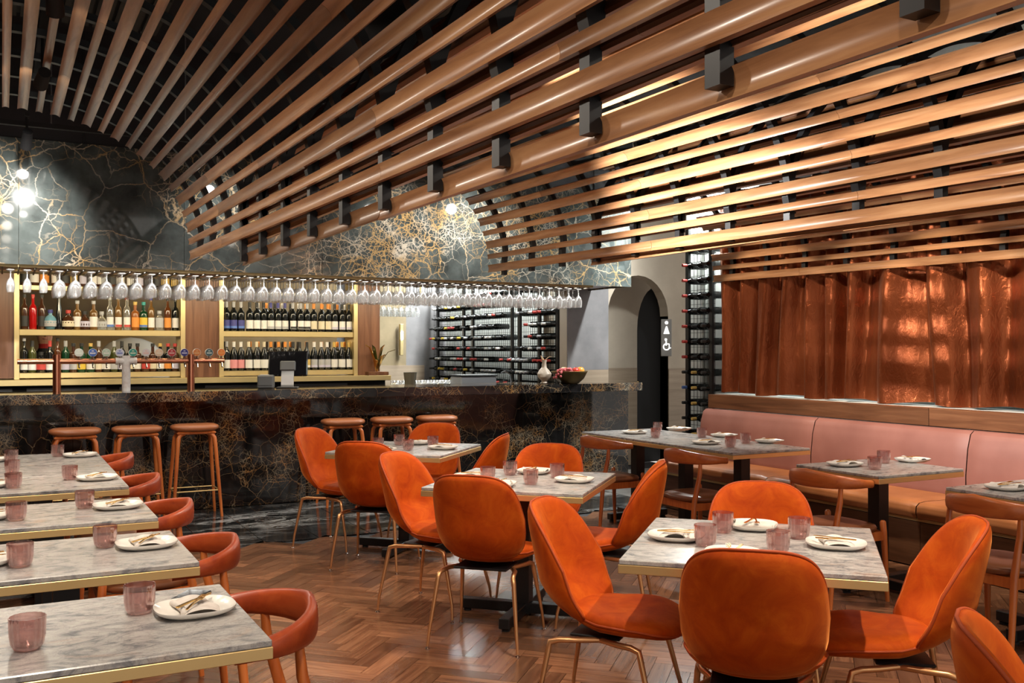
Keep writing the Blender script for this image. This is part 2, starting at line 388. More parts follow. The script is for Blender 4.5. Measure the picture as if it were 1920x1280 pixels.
# ================================================================== LIGHTS OF THE ROOM AND ADDED FILL FLOODS (only the cans get fixtures)
def room_and_fill_lights():
    # arch 1 crown: the cans seen at top left
    projector((.16, 8.02, 2.98), (.10, 8.62, 2.45), 70, 'grey can spotlight on the track right in front of the marble canopy', 95, .9, NEUT, .04, .16)
    projector((.20, 6.25, 3.02), (-.1, 8.6, 2.35), 380, 'black can spotlight in the left vault with its lit rim showing', 40, .6, NEUT, .04, .30)
    projector((.22, 4.90, 3.02), (.5, 7.2, .75), 120, 'black can spotlight cut by the top left edge of the photo', 62, .5, WARM, .03, .30)
    for v, tg, e in ((3.3, (.25, 3.9, .75), 120), (6.9, (.35, 6.3, .75), 90), (1.6, (.3, 2.6, .75), 120), (5.6, (.3, 5.3, .75), 90)):
        spot((.12, v, 3.0), tg, e, 70, .6, WARM, .03)
    # arch 2 crown: onto the square tables, the velvet chairs and the far flank of the vault
    for (u, v), tg, e, a in (((2.45, 1.3), (2.4, 2.6, .6), 230, 62), ((2.55, 3.3), (2.5, 2.8, .7), 140, 60), ((2.45, 3.9), (2.5, 4.8, .6), 190, 62),
                             ((2.6, 5.7), (2.5, 6.4, .6), 140, 64), ((2.5, 7.0), (2.8, 8.7, .8), 60, 60), ((3.0, 5.3), (1.3, 5.0, 0), 120, 60)):
        spot((u, v, 2.98), tg, e, a, .35, WARM, .03)
    spot((2.0, 4.9, 2.72), (3.62, 4.6, 2.55), 800, 66, .9, (1., .97, .93), .04)
    spot((2.0, 2.9, 2.72), (3.62, 2.9, 2.5), 200, 75, .9, NEUT, .04)
    spot((2.0, 6.4, 2.72), (3.62, 6.3, 2.55), 26, 75, .9, WARM, .04)
    # arch 3 crown: curtain, banquette and the tables along it
    for v, tg, e, a in ((5.9, (5.6, 6.2, .7), 110, 60), (4.6, (6.1, 4.8, 1.3), 150, 58), (3.9, (5.2, 4.1, .7), 110, 55), (6.6, (6.2, 6.6, 1.5), 110, 55),
                        (3.0, (6.1, 3.6, 1.4), 140, 60), (2.6, (4.9, 3.0, .7), 100, 60), (5.2, (6.1, 5.6, 1.5), 110, 50)):
        spot((4.75, v, 3.0), tg, e, a, .3, WARM, .025)
    # added fill floods under the three crowns, no fixtures, to brighten the slats
    for u, vs_, e in ((.05, (7.0, 5.6, 4.2, 2.8, 1.4, 0.), 25), (2.50, (6.9, 5.1, 3.3, 1.5, -.3), 13), (4.95, (6.6, 4.9, 3.2, 1.5), 5)):
        for v in vs_: spot((u, v, 2.80), (u, v, 0), e, 172, .3, (1., .88, .74), .05)
    # canopy washers
    spot((4.17, 8.0, 2.95), (4.12, 8.62, 2.55), 75, 110, .9, NEUT, .05)
    spot((1.7, 8.05, 2.95), (1.75, 8.62, 2.4), 34, 110, .9, NEUT, .04)
    spot((3.3, 7.9, 2.9), (3.3, 8.62, 2.4), 36, 110, .9, NEUT, .04)
room_and_fill_lights()

# ================================================================== STRUCTURE
fl = MB().box((2.3, 4.6, -.042), (10.6, 13.2, .06)).build('floor', M['dark']); tag(fl, kind='structure')
PW, PL, g = .09, .36, .0012
pl_me = MB().box((PL/2, PW/2, -.006), (PL-g*2, PW-g*2, .012)).mesh('plank'); pl_me.materials.append(M['parquet'])
planks = []
cs = math.cos(PI/4)
for n in range(-90, 140):
    for m_ in range(-30, 40):
        for k in (0, 1):
            x, y = n*PW+m_*PL, n*PW-m_*PL
            if k == 0: ox, oy, rot = x, y, 0
            else: ox, oy, rot = x+PL+PW, y+PW-PL, PI/2
            cx_, cy_ = (ox+PL/2, oy+PW/2) if k == 0 else (ox-PW/2, oy+PL/2)
            # rotate by 45 degrees
            U, V = (cx_-cy_)*cs+1., (cx_+cy_)*cs+4.
            if not (-1.9 < U < 5.62 and -.5 < V < 7.33): continue
            ou, ov = (ox-oy)*cs+1., (ox+oy)*cs+4.
            d = Vector((U, V, -H)); Y = d.dot(F_)
            vis = False
            if Y > 1:
                px = 960+1800*d.dot(R_)/Y; py = 655+1800*H/Y; vis = -20 < px < 1940 and py < 1300
            hide = U < .62 or (U > 5.45)
            planks.append((0 if (vis and not hide) else 1, Y, ou, ov, rot+PI/4))
planks.sort()
for p in planks[:300]: obj('plank', pl_me, fl, (p[2], p[3], 0), p[4])
mb = MB(); rn = []
for p in planks[300:]:
    c_, s_ = math.cos(p[4]), math.sin(p[4]); q = random.random()
    def T(x, y, z): return (p[2]+x*c_-y*s_, p[3]+x*s_+y*c_, z)
    vs = [T(x, y, z) for z in (-.012, 0) for x, y in ((g, g), (PL-g, g), (PL-g, PW-g), (g, PW-g))]
    mb.add(vs, [(4, 5, 6, 7), (0, 1, 5, 4), (1, 2, 6, 5), (2, 3, 7, 6), (3, 0, 4, 7)]); rn += [q]*8
o = mb.build('far_planks', M['parquet_far'], fl); tag(o, kind='stuff')
a = o.data.attributes.new('rnd', 'FLOAT', 'POINT'); a.data.foreach_set('value', rn)
# black and white marble tiles along the bar, grey stone by the doorway
tile_me = MB().box((0, 0, -.006), (.414, .894, .012), 0, .002).mesh('tile'); tile_me.materials.append(M['tile'])
tile_vars = []
for k in range(6):
    me = tile_me.copy(); tile_vars.append(me)
for i in range(-5, 13):
    for j in range(2):
        o = obj('tile', tile_me, fl, (i*.42+.31+ .0, 7.36+.45+j*.9, 0)); o.rotation_euler.z = 0 if (i+j) % 2 else PI
st_me = MB().box((0, 0, -.006), (.596, .596, .012), 0, .002).mesh('stone_tile'); st_me.materials.append(M['stone'])
for i in range(5):
    for j in range(4): obj('stone_tile', st_me, fl, (5.87+i*.6, 7.66+j*.6, 0))
for i in range(16):
    for j in range(7):
        pass
MB().box((2.0, 11.2, -.006), (9, 3.9, .012)).build('service_floor', M['matte_black'], fl)

ce = MB().box((2.3, 5.2, 4.15), (10.6, 16.6, .1)).build('ceiling', M['dark']); tag(ce, kind='structure')
for i in range(3):
    for j in range(7):
        pm = MB()
        for k in range(15): pm.box((-.46+k*.066, 0, 0), (.042, .78, .03))
        pm.box((0, 0, .025), (1.0, .8, .02))
        if i+j == 0: acoustic = pm.mesh('acoustic_panel'); acoustic.materials.append(M['ceil_panel'])
        obj('acoustic_panel', acoustic, ce, (-.55+i*1.08+ (1.5 if i == 2 else 0), 2.0+j*.86, 3.82))

wr = MB().box((6.56, 3.0, 2.05), (.1, 10.26, 4.1)).build('wall_right', M['whitetile']); tag(wr, kind='structure')
wb = MB().box((2.3, 13.45, 2.05), (9.6, .1, 4.1)).build('wall_back', M['greyplaster']); tag(wb, kind='structure')
wl = MB().box((-2.75, 5.2, 2.05), (.1, 16.6, 4.1)).build('wall_left', M['walnut']); tag(wl, kind='structure')
# bulkhead over the canopy
bk = MB().box((1.7, 8.72, 3.63), (8.8, .12, .94)); bk = bk.build('wall_bulkhead', M['dark']); tag(bk, kind='structure')
for i in range(7): MB().box((-1.9+i*1.25, 8.652, 3.63), (.012, .012, .94)).build('joint_strip', M['matte_black'], bk)

# door wall with round-headed opening, pointed doorway behind
def arch_poly(u0, u1, zs, apex, n=14, pointed=False):
    c = (u0+u1)/2; hw = (u1-u0)/2; pts = [(u0, 0)]
    for i in range(n+1):
        t = i/n
        if pointed:
            if t <= .5: q = t*2; pts.append((u0+hw*(1-math.cos(q*PI/2))*1.0, zs+(apex-zs)*math.sin(q*PI/2*.98)/math.sin(PI/2*.98)))
            else: q = (1-t)*2; pts.append((u1-hw*(1-math.cos(q*PI/2))*1.0, zs+(apex-zs)*math.sin(q*PI/2*.98)/math.sin(PI/2*.98)))
        else:
            an = PI*(1-t); pts.append((c+hw*math.cos(an), zs+(apex-zs)*math.sin(an)))
    pts.append((u1, 0)); return pts
def wall_with_arch(name, v, th, U0, U1, ztop, poly, m):
    """wall in the plane v with an arched hole, built of quads around the hole"""
    mb = MB(); n = len(poly)
    outer = []
    for (x, z) in poly:
        outer.append((x, ztop))
    for vv in (v, v+th):
        o = len(mb.v)
        mb.v += [(x, vv, z) for x, z in poly]+[(x, vv, ztop) for x, z in poly]
        for i in range(n-1):
            if abs(poly[i][0]-poly[i+1][0]) > 1e-6: mb.f.append((o+i, o+i+1, o+n+i+1, o+n+i))
    mb.f += [(i, i+1, 2*n+i+1, 2*n+i) for i in range(n-1)]
    u0, u1 = poly[0][0], poly[-1][0]
    if u0 > U0: mb.box(((U0+u0)/2, v+th/2, ztop/2), (u0-U0, th, ztop))
    if U1 > u1: mb.box(((U1+u1)/2, v+th/2, ztop/2), (U1-u1, th, ztop))
    return mb.build(name, m)
dz = 1.24
w1 = wall_with_arch('wall_door', 9.42, .16, 5.72, 7.9, 4.1, arch_poly(6.28, 7.16, 1.88, 2.36), M['beige']); tag(w1, kind='structure')
MB().box((6.0, 9.412, dz/2), (.56, .016, dz)).build('dado_panel', M['dado'], w1)
MB().box((7.53, 9.412, dz/2), (.74, .016, dz)).build('dado_panel', M['dado'], w1)
MB().box((6.0, 9.409, dz+1.43), (.56, .012, 2.86)).build('grey_panel', M['greyplaster'], w1)
w2 = wall_with_arch('wall_inner', 10.15, .12, 5.9, 9.2, 4.1, arch_poly(7.22, 7.78, 1.72, 2.28, 14, True), M['beige']); tag(w2, kind='structure')
MB().box((6.56, 10.142, dz/2), (1.3, .016, dz)).build('dado_panel', M['dado'], w2)
d1 = MB().box((7.55, 10.33, 1.2), (.9, .05, 2.4)).build('door_1', M['matte_black']); tag(d1, kind='structure')
MB().box((7.28, 10.30, 1.05), (.02, .03, .14)).box((7.30, 10.28, 1.05), (.06, .02, .02)).build('door_handle', M['brass'], d1)
# back-bar room behind: kitchen wall
wk = MB().box((1.4, 12.6, 2.05), (5.2, .08, 4.1)).build('wall_kitchen', M['kitchen']); tag(wk, kind='structure')
wp = MB().box((4.86, 13.37, 2.05), (.9, .06, 4.1)).build('trim_1', M['tanplaster']); tag(wp, kind='structure')
ws = MB().box((4.74, 13.33, .62), (1.7, .05, 1.24)).build('trim_2', M['dado']); tag(ws, kind='structure')

# ================================================================== SLAT VAULTS
ZS, ZC, AW, SL = 2.165, 3.135, 1.212, .0108
PITCH = 2.472
VEND = 7.4
def arch_pt(s, off=0.):
    """point and inward normal at angle s (-pi/2..pi/2, 0 = crown)"""
    e = 2/2.15
    def P(s): return (AW*math.copysign(abs(math.sin(s))**e, math.sin(s)), (ZC-ZS)*abs(math.cos(s))**e)
    x, z = P(s); x2, z2 = P(s+1e-3); x1, z1 = P(s-1e-3)
    tx, tz = x2-x1, z2-z1; l = math.hypot(tx, tz) or 1; n = (-(-tz)/l*0+tz/l, -tx/l)
    return x-n[0]*off, z-n[1]*off, n
def arc_params(step):
    pts = [(s, *arch_pt(s)[:2]) for s in [i/2000*PI/2*.999 for i in range(2001)]]
    out = [0.]; acc = 0; k = 1
    for i in range(1, len(pts)):
        acc += math.hypot(pts[i][1]-pts[i-1][1], pts[i][2]-pts[i-1][2])
        if acc >= k*step: out.append(pts[i][0]); k += 1
    return out, acc
_, arc = arc_params(1)
NS = 17
params, _ = arc_params(arc/NS*.9985)
def slat_mesh(wd, ln):
    mb = MB(); prof = []
    dep = wd*.16
    for i in range(9):
        t = i/8*2-1; prof.append((t*wd/2, -.012+dep*(1-t*t)))
    prof += [(wd/2, .008), (wd/2-.008, .016), (-wd/2+.008, .016), (-wd/2, .008)]
    mb.prism([(x, z) for x, z in prof], lambda x, z, t: (x, t, z), 0, -ln)
    me = mb.mesh('slat', 30); me.materials.append(M['slat']); me.materials.append(M['slat_back_shade'])
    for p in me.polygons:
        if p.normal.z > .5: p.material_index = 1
    return me
SEG = {0: (2.35, 3.0, 3.6), 1: (1.15, 2.9, 2.6, 2.3)}
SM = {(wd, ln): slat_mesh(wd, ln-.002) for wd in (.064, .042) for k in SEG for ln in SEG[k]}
crowns = [.024, .024+PITCH, .024+2*PITCH]
vl = ['slatted timber vault over the left-hand tables, nearest the camera', 'slatted timber vault over the square tables in the middle', 'slatted timber vault along the copper curtain']
ribv = [5.74+.472*k for k in range(3, -1, -1)]+[5.74-.472*k for k in range(1, 14)]
for ai, uc in enumerate(crowns):
    vt = thing('ceiling_vault', vl[ai], 'vault', (uc, VEND, 0), 0, 'timber ceiling vaults')
    lst = [(p, 1) for p in params]+[(-p, -1) for p in params[1:]]
    for idx, (s, sd) in enumerate(lst):
        k = idx if sd > 0 else idx-len(params)+1
        wd = .064 if (k % 2 == 1) else .042
        x, z, n = arch_pt(s)
        roll = math.atan2(n[0], -n[1])            # 0 at the crown (normal straight down)
        y = 0 if not (ai and s < -.45) else -1.56
        for ln in SEG[(k+ai) % 2]:
            if y-ln < -10.2: continue
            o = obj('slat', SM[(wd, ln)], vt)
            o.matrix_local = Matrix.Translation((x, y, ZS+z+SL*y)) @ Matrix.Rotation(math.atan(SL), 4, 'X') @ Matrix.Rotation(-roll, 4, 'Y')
            y -= ln
    # boards below the springing on the left flank
    for dzz in ((), (-.048, -.150), (-.048,))[ai]:
        y = -1.56
        for ln in SEG[0]:
            o = obj('slat', SM[(.064, ln)], vt)
            o.matrix_local = Matrix.Translation((-AW+.0, y, ZS+dzz+SL*y*.3)) @ Matrix.Rotation(PI/2, 4, 'Y'); y -= ln
    # black steel ribs
    pth = []
    for i in range(-24, 25):
        x, z, n = arch_pt(i/24*PI/2*.97, .044); pth.append((x, 0, z))
    lo, hi = ((.02, 1.995), (.02, 2.10), (.02, 2.13))[ai]
    rme = {}
    for key, zl in (('long', hi), ('short', 2.15)):
        full = ([(-PITCH/2+.012, 0, 2.2-ZS)]+pth[1:-1] if key == 'long' or not ai else pth[17:-1])+[(PITCH/2, 0, .06), (PITCH/2, 0, (zl if not ai else hi)-ZS)]
        rb = MB().tube(full, 1, sq=(.036, .046), up=Vector((0, 1, 0)))
        rme[key] = rb.mesh('rib'); rme[key].materials.append(M['black'])
    for v in ribv: obj('rib', rme['long' if v < 5.9 else 'short'], vt, (0, v-VEND, ZS))

# ================================================================== BAR
# marble canopy over the bar
hd = thing('bar_canopy', 'polished black marble canopy with gold veins hanging over the bar', 'canopy', (1.7, 8.6, 2.155))
ue = [-2.6, -1.15, .12, 1.385, 2.6, 3.75, 5.26, 6.04]
for i in range(len(ue)-1):
    o = MB().box(((ue[i]+ue[i+1])/2-1.7, .02, .503), (ue[i+1]-ue[i]-.003, .04, 1.006)).build('marble_panel', M['hood'], hd)
MB().box((1.72, .52, .50), (.04*0+8.6, .92, .06)).build('canopy_frame', M['matte_black'], hd) if False else None
MB().box((4.32, .53, .503), (.04, .98, 1.006)).build('end_panel', M['hood'], hd)
MB().box((0.0, .53, .985), (8.6, .96, .04)).build('canopy_top', M['matte_black'], hd)
MB().box((0.0, .53, .03), (8.6, .96, .03)).build('canopy_soffit', M['walnut_h'], hd)
# rails the glasses hang from
rails = thing('glass_rack', 'brass rail rack under the marble canopy holding stemmed glasses', 'rack', (0, 8.75, 2.145))
for k in range(47):
    u = .005+k*.1205
    MB().box((u, .30, -.012), (.012, .74, .010)).build('rail', M['steel_dark'], rails)
for v in (-.06, .66): MB().box((2.75, v, .003), (5.7, .02, .02)).build('cross_bar', M['brass_pale'], rails)

# bar front and counter
bar = thing('bar_counter', 'long black marble bar counter with gold veining', 'bar counter', (2.2, 9.2, 0))
ub = [-2.6, -1.0, .55, 2.05, 3.55, 5.05, 6.42]
for i in range(len(ub)-1):
    MB().box(((ub[i]+ub[i+1])/2-2.2, .02, .505), (ub[i+1]-ub[i]-.003, .04, 1.01)).build('front_panel', M['bar'], bar)
MB().box((4.20, .12, .505), (.04, .16, 1.01)).build('end_panel', M['bar'], bar)
MB().box((-.60, .12, 1.053), (7.5, .74, .09), 0, .004).build('counter_top', M['bar'], bar, 30)
MB().box((3.70, -.02, 1.053), (1.094, .45, .09), 0, .004).build('counter_top', M['bar'], bar, 30)
MB().box((-.65, .47, .5), (7.4, .03, 1.0)).build('inner_side', M['matte_black'], bar)
CT = 1.098

# back bar
bb = thing('back_bar', 'walnut back bar with two brass-framed shelf bays behind the counter', 'shelving', (0, 10.3, 0))
Zt = 2.9
for u0, u1 in ((-2.6, .105), (1.66, 2.0), (3.50, 3.77)):
    if u0 < 0:
        for q in range(4): MB().box((u0+(q+.5)*.676, .12, 1.2+(Zt-1.2)/2), (.674, .3, Zt-1.2)).build('walnut_pier', M['walnut'], bb)
    else: MB().box(((u0+u1)/2, .12, 1.19+(Zt-1.19)/2), (u1-u0, .3, Zt-1.19)).build('walnut_pier', M['walnut'], bb)
for u0, u1 in ((.105, 1.66), (2.0, 3.50)):
    for uu in (u0+.022, u1-.022): MB().box((uu, .10, 1.19+(Zt-1.19)/2), (.044, .32, Zt-1.19)).build('brass_post', M['brass_pale'], bb)
    for z0, z1 in ((1.20, 1.25), (1.61, 1.668), (2.045, 2.09), (2.60, 2.65)):
        MB().box(((u0+u1)/2, .11, (z0+z1)/2), (u1-u0-.088, .30, z1-z0), 0, .003).build('shelf', M['brass_pale'], bb)
MB().box((.62, -.02, 1.16), (6.45, .34, .056), 0, .003).build('ledge', M['brass_pale'], bb)
MB().box((.62, .06, .566), (6.4, .26, 1.13)).build('fridge_front', M['matte_black'], bb)
for k in range(7): MB().box((-1.9+k*.82, -.085, 1.09), (.70, .015, .03)).build('fridge_handle', M['posgrey'], bb)
for zz, e in ((1.60, 5.), (2.03, 6.), (2.58, 5.)):
    for uc_ in (.88, 2.75): arealight((uc_, 10.44, zz-.012), (0, 0, 0), 1.35, .05, e*.45, (1., .78, .45))

# glasses
wine_me = MB().lathe([(.033, 0), (.033, -.003), (.006, -.012), (.0045, -.03), (.0045, -.085), (.010, -.095), (.030, -.112), (.040, -.138), (.042, -.160), (.038, -.185), (.034, -.205)], 16)
wine_me = wine_me.mesh('stemmed_glass', True)
# open bowl: drop the closing cap at the rim
def mk_glass(R, hgt, stem):
    b = MB(); prof = [(.0, 0), (.034, -.001), (.034, -.004), (.006, -.012), (.0045, -.025), (.0045, -stem), (.012, -stem-.008), (R*.72, -stem-.026), (R*.97, -stem-.055), (R, -stem-.080), (R*.93, -hgt+.02), (R*.84, -hgt)]
    n = 16; vs = []; fs = []
    for r, z in prof:
        for j in range(n): an = 2*PI*j/n; vs.append((r*math.cos(an), r*math.sin(an), z))
    for i in range(len(prof)-1):
        for j in range(n): fs.append((i*n+j, i*n+(j+1) % n, (i+1)*n+(j+1) % n, (i+1)*n+j))
    b.add(vs, fs); me = b.mesh('stemmed_glass', True); me.materials.append(M['clear_glass']); return me
gl_small, gl_mid, gl_big = mk_glass(.033, .180, .065), mk_glass(.041, .200, .070), mk_glass(.047, .205, .068)
for k in range(46):
    for r in range(5):
        me = gl_small if k < 3 else gl_big if (k < 9) else gl_mid
        if k < 3 and r > 1: continue
        o = obj('stemmed_glass', me, None, (.065+k*.1205, 8.80+r*.115+random.uniform(-.006, .006), 2.1265), random.uniform(0, 6))
        tag(o, f'clear stemmed glass hung upside down, {ordn(r)} back in {ordn(k)} column from left', 'wine glass', 'stemmed glasses hung under the bar canopy')
# second rack far back, by the blue-grey wall
rk = thing('glass_rack', 'small rack of glasses hung far back before the pale rear wall', 'rack', (4.5, 12.2, 2.14))
for k in range(14): MB().box((-.55+k*.085, .08, -.012), (.012, .4, .010)).build('rail', M['brass_pale'], rk)
MB().box((0, -.1, .003), (1.25, .02, .02)).box((0, .26, .003), (1.25, .02, .02)).box((-.6, .08, .98), (.02, .02, 1.96)).box((.6, .08, .98), (.02, .02, 1.96)).build('rack_frame', M['brass_pale'], rk)
for k in range(13):
    for r in range(2):
        o = obj('stemmed_glass', gl_mid, None, (4.5-.5075+k*.085, 12.2+r*.14, 2.1215)); tag(o, f'clear glass hung in the far rear rack, {ordn(k)} from left in {("front", "back")[r]} row', 'wine glass', 'glasses in the far rack')

# ------------------------------------------------------------------ bottles
def lathe_mesh(prof, n=14, name='bottle', ang=40): 
    return MB().lathe(prof, n).mesh(name, ang)
BP = {
 'wine': [(.036, 0), (.0375, .004), (.0375, .185), (.034, .205), (.017, .235), (.0145, .25), (.0145, .30), (.0155, .302), (.0155, .308)],
 'burg': [(.038, 0), (.040, .004), (.040, .15), (.034, .185), (.018, .235), (.0145, .25), (.0145, .30), (.0155, .302), (.0155, .306)],
 'tall': [(.032, 0), (.034, .004), (.034, .20), (.028, .225), (.014, .245), (.013, .32), (.015, .322), (.015, .335)],
 'spirit': [(.037, 0), (.039, .004), (.039, .165), (.034, .185), (.016, .20), (.0145, .255), (.018, .257), (.018, .285)],
 'cone': [(.040, 0), (.042, .004), (.036, .06), (.022, .20), (.014, .26), (.013, .34), (.016, .342), (.016, .36)],
 'orb': [(.030, 0), (.040, .006), (.058, .04), (.062, .07), (.055, .105), (.035, .130), (.019, .14), (.017, .165), (.022, .167), (.022, .19)],
 'flask': [(.045, 0), (.050, .004), (.054, .05), (.052, .085), (.035, .115), (.018, .13), (.016, .16), (.02, .162), (.02, .182)],
 'jar': [(.040, 0), (.043, .004), (.043, .12), (.035, .14), (.020, .15), (.019, .175), (.022, .177), (.022, .20)],
}
BH = {k: v[-1][1] for k, v in BP.items()}
GL = {'amber': ((.10, .030, .008), .12), 'black': ((.008, .009, .009), .10), 'green': ((.006, .045, .018), .1), 'red': ((.42, .006, .006), .15), 'blue': ((.16, .34, .44), .2),
      'clear': None, 'brown': ((.06, .022, .010), .12), 'gold': ((.17, .085, .025), .15), 'olive': ((.05, .055, .012), .12), 'orange': ((.28, .085, .015), .2)}
for k, v in GL.items():
    M['g_'+k] = simple('bottle_'+k, v[0], v[1]) if v else thin_glass('bottle_clear', (.82, .80, .72), (1, 1, 1), .4, .05, .12, .10)
LC = {'white': (.78, .76, .74), 'cream': (.70, .62, .46), 'blue': (.10, .20, .55), 'red': (.55, .06, .05), 'black': (.03, .03, .03), 'yellow': (.75, .52, .06), 'teal': (.05, .35, .32), 'lilac': (.55, .52, .66), 'orange': (.75, .28, .05), 'silver': (.45, .45, .47), 'navy': (.06, .06, .25), 'gold': (.62, .42, .12), 'pink': (.75, .30, .32)}
for k, v in LC.items(): M['l_'+k] = simple('label_'+k, v, .55)
_bm, _lm, _cm = {}, {}, {}
def bottle(typ, glass, lab, cap, loc, label, group, cat='bottle', rz=0, band=None):
    if (typ, glass) not in _bm:
        me = lathe_mesh(BP[typ]); me.materials.append(M['g_'+glass]); _bm[(typ, glass)] = me
    o = obj('bottle', _bm[(typ, glass)], None, loc, rz); tag(o, label, cat, group)
    prof = BP[typ]
    if lab:
        if (typ, lab) not in _lm:
            r = max(p[0] for p in prof)+.0008; z0, z1 = (.028, .118) if typ in ('wine', 'burg') else (.03, .13) if typ in ('tall', 'spirit', 'jar') else (.02, .08)
            if typ in ('orb', 'flask', 'cone'): r = max(p[0] for p in prof)*.985; z0, z1 = .03, .085
            if typ == 'cone': r = .0415; z0, z1 = .012, .03
            mb = MB(); n = 10
            vs = [(r*math.cos(-PI/2+(i/n-.5)*2.5), r*math.sin(-PI/2+(i/n-.5)*2.5), z) for z in (z0, z1) for i in range(n+1)]
            mb.add(vs, [(i, i+1, n+2+i, n+1+i) for i in range(n)])
            if typ not in ('cone',):
                zz = z0+(z1-z0)*.22; r2 = r+.0006
                me = mb.mesh('label', True); me.materials.append(M['l_'+lab]); _lm[(typ, lab)] = me
            else:
                me = mb.mesh('label', True); me.materials.append(M['l_'+lab]); _lm[(typ, lab)] = me
        l_ = obj('label', _lm[(typ, lab)], o)
        if band:
            if (typ, band, 'b') not in _lm:
                r = max(p[0] for p in prof)+.0016; n = 8; z0, z1 = .032, .055
                mb = MB(); vs = [(r*math.cos(-PI/2+(i/n-.5)*2.2), r*math.sin(-PI/2+(i/n-.5)*2.2), z) for z in (z0, z1) for i in range(n+1)]
                mb.add(vs, [(i, i+1, n+2+i, n+1+i) for i in range(n)]); me = mb.mesh('label_band', True); me.materials.append(M['l_'+band]); _lm[(typ, band, 'b')] = me
            obj('label_band', _lm[(typ, band, 'b')], l_)
    if cap:
        if (typ, cap) not in _cm:
            h = BH[typ]; r = prof[-1][0]+.0012; z0 = h-(.055 if typ in ('wine', 'burg') else .03)
            me = MB().lathe([(r, z0), (r, h+.002), (0, h+.0025)], 12).mesh('cap', 40); me.materials.append(M['l_'+cap]); _cm[(typ, cap)] = me
        obj('cap', _cm[(typ, cap)], o)
    return o
SH = 10.3
def shelf_row(items, u0, u1, z, vfront, where, group):
    n = len(items)
    for i, (typ, gl_, lab, cap, band) in enumerate(items):
        u = u0+(u1-u0)*(i+.5)/n+random.uniform(-.006, .006)
        nm = {'wine': 'wine', 'burg': 'wine', 'orb': 'round spirit', 'cone': 'tapered spirit', 'flask': 'squat spirit', 'jar': 'short spirit', 'tall': 'tall spirit', 'spirit': 'spirit'}[typ]
        lb = f'{gl_} {nm} bottle' + (f', {lab} label' if lab else '') + f', {ordn(i)} from left {where}'
        bottle(typ, gl_, lab, cap, (u, vfront+random.uniform(0, .02), z), lb, group, 'bottle', random.uniform(-.3, .3), band)
mid = [('tall', 'brown', 'black', 'black', None), ('tall', 'red', None, 'red', None), ('tall', 'brown', 'black', 'black', None), ('orb', 'blue', 'silver', 'navy', None), ('cone', 'black', None, 'black', None),
       ('orb', 'brown', 'cream', 'red', None), ('spirit', 'gold', 'white', 'silver', None), ('flask', 'brown', 'lilac', 'black', None), ('spirit', 'gold', 'white', 'silver', None), ('flask', 'clear', 'silver', 'silver', None), ('tall', 'clear', 'white', 'silver', 'blue'),
       ('tall', 'gold', 'white', 'gold', 'red'), ('tall', 'clear', 'white', 'red', 'red'), ('spirit', 'orange', 'orange', 'gold', None), ('spirit', 'green', 'yellow', 'teal', 'blue'), ('tall', 'gold', 'white', 'navy', None), ('jar', 'clear', 'silver', 'silver', None), ('tall', 'amber', 'orange', 'black', None), ('tall', 'black', 'white', 'black', None)]
shelf_row(mid, .155, 1.61, 1.668, SH+.02, 'on middle spirits shelf', 'bottles on the middle spirits shelf')
low = []
for i in range(20):
    low.append((random.choice(['wine', 'spirit', 'jar', 'tall', 'spirit']), random.choice(['green', 'black', 'brown', 'black', 'olive', 'black', 'amber']), random.choice(['white', 'cream', 'white', 'red', 'yellow', 'orange', 'white', 'cream', 'silver', 'lilac']), random.choice(['black', 'gold', 'silver', 'red', 'black']), None))
shelf_row(low, .155, 1.61, 1.25, SH+.02, 'on bottom spirits shelf', 'bottles on the bottom spirits shelf')
top = [(random.choice(['spirit', 'tall', 'wine', 'jar']), random.choice(['amber', 'black', 'brown', 'gold', 'amber']), random.choice(['white', 'cream', 'red', 'lilac', 'white', 'gold', 'black', 'orange']), random.choice(['black', 'red', 'gold']), None) for i in range(17)]
shelf_row(top, .155, 1.61, 2.09, SH+.02, 'on top spirits shelf', 'bottles on the top spirits shelf')
wu = []
for lab, cap, band, k in (('navy', 'silver', 'blue', 3), ('white', 'black', None, 3), ('white', 'navy', 'silver', 3), ('white', 'silver', 'black', 3), ('cream', 'orange', None, 3), ('white', 'black', 'lilac', 3)):
    wu += [('wine', 'black', lab, cap, band)]*k
shelf_row(wu, 2.05, 3.46, 1.668, SH+.02, 'on upper wine shelf', 'wine bottles on the upper shelf')
wlw = [('wine', 'black', 'white', 'silver', None)]
for lab, cap, band, k in (('pink', 'white', None, 2), ('white', 'cream', None, 3), ('white', 'orange', None, 3), ('white', 'black', None, 2), ('gold', 'black', 'white', 1), ('silver', 'white', 'lilac', 3), ('white', 'gold', None, 3)):
    wlw += [('burg', 'black', lab, cap, band)]*k
shelf_row(wlw, 2.05, 3.46, 1.25, SH+.02, 'on lower wine shelf', 'wine bottles on the lower shelf')
shelf_row([('wine', 'black', random.choice(['white', 'cream', 'red']), random.choice(['orange', 'black', 'orange']), None) for i in range(16)], 2.05, 3.46, 1.25, SH+.13, 'at back of lower wine shelf', 'back row of wine bottles on the lower shelf')
shelf_row([('wine', 'black', random.choice(['white', 'cream', 'navy']), random.choice(['orange', 'silver', 'black']), None) for i in range(16)], 2.05, 3.46, 1.668, SH+.13, 'at back of upper wine shelf', 'back row of wine bottles on the upper shelf')

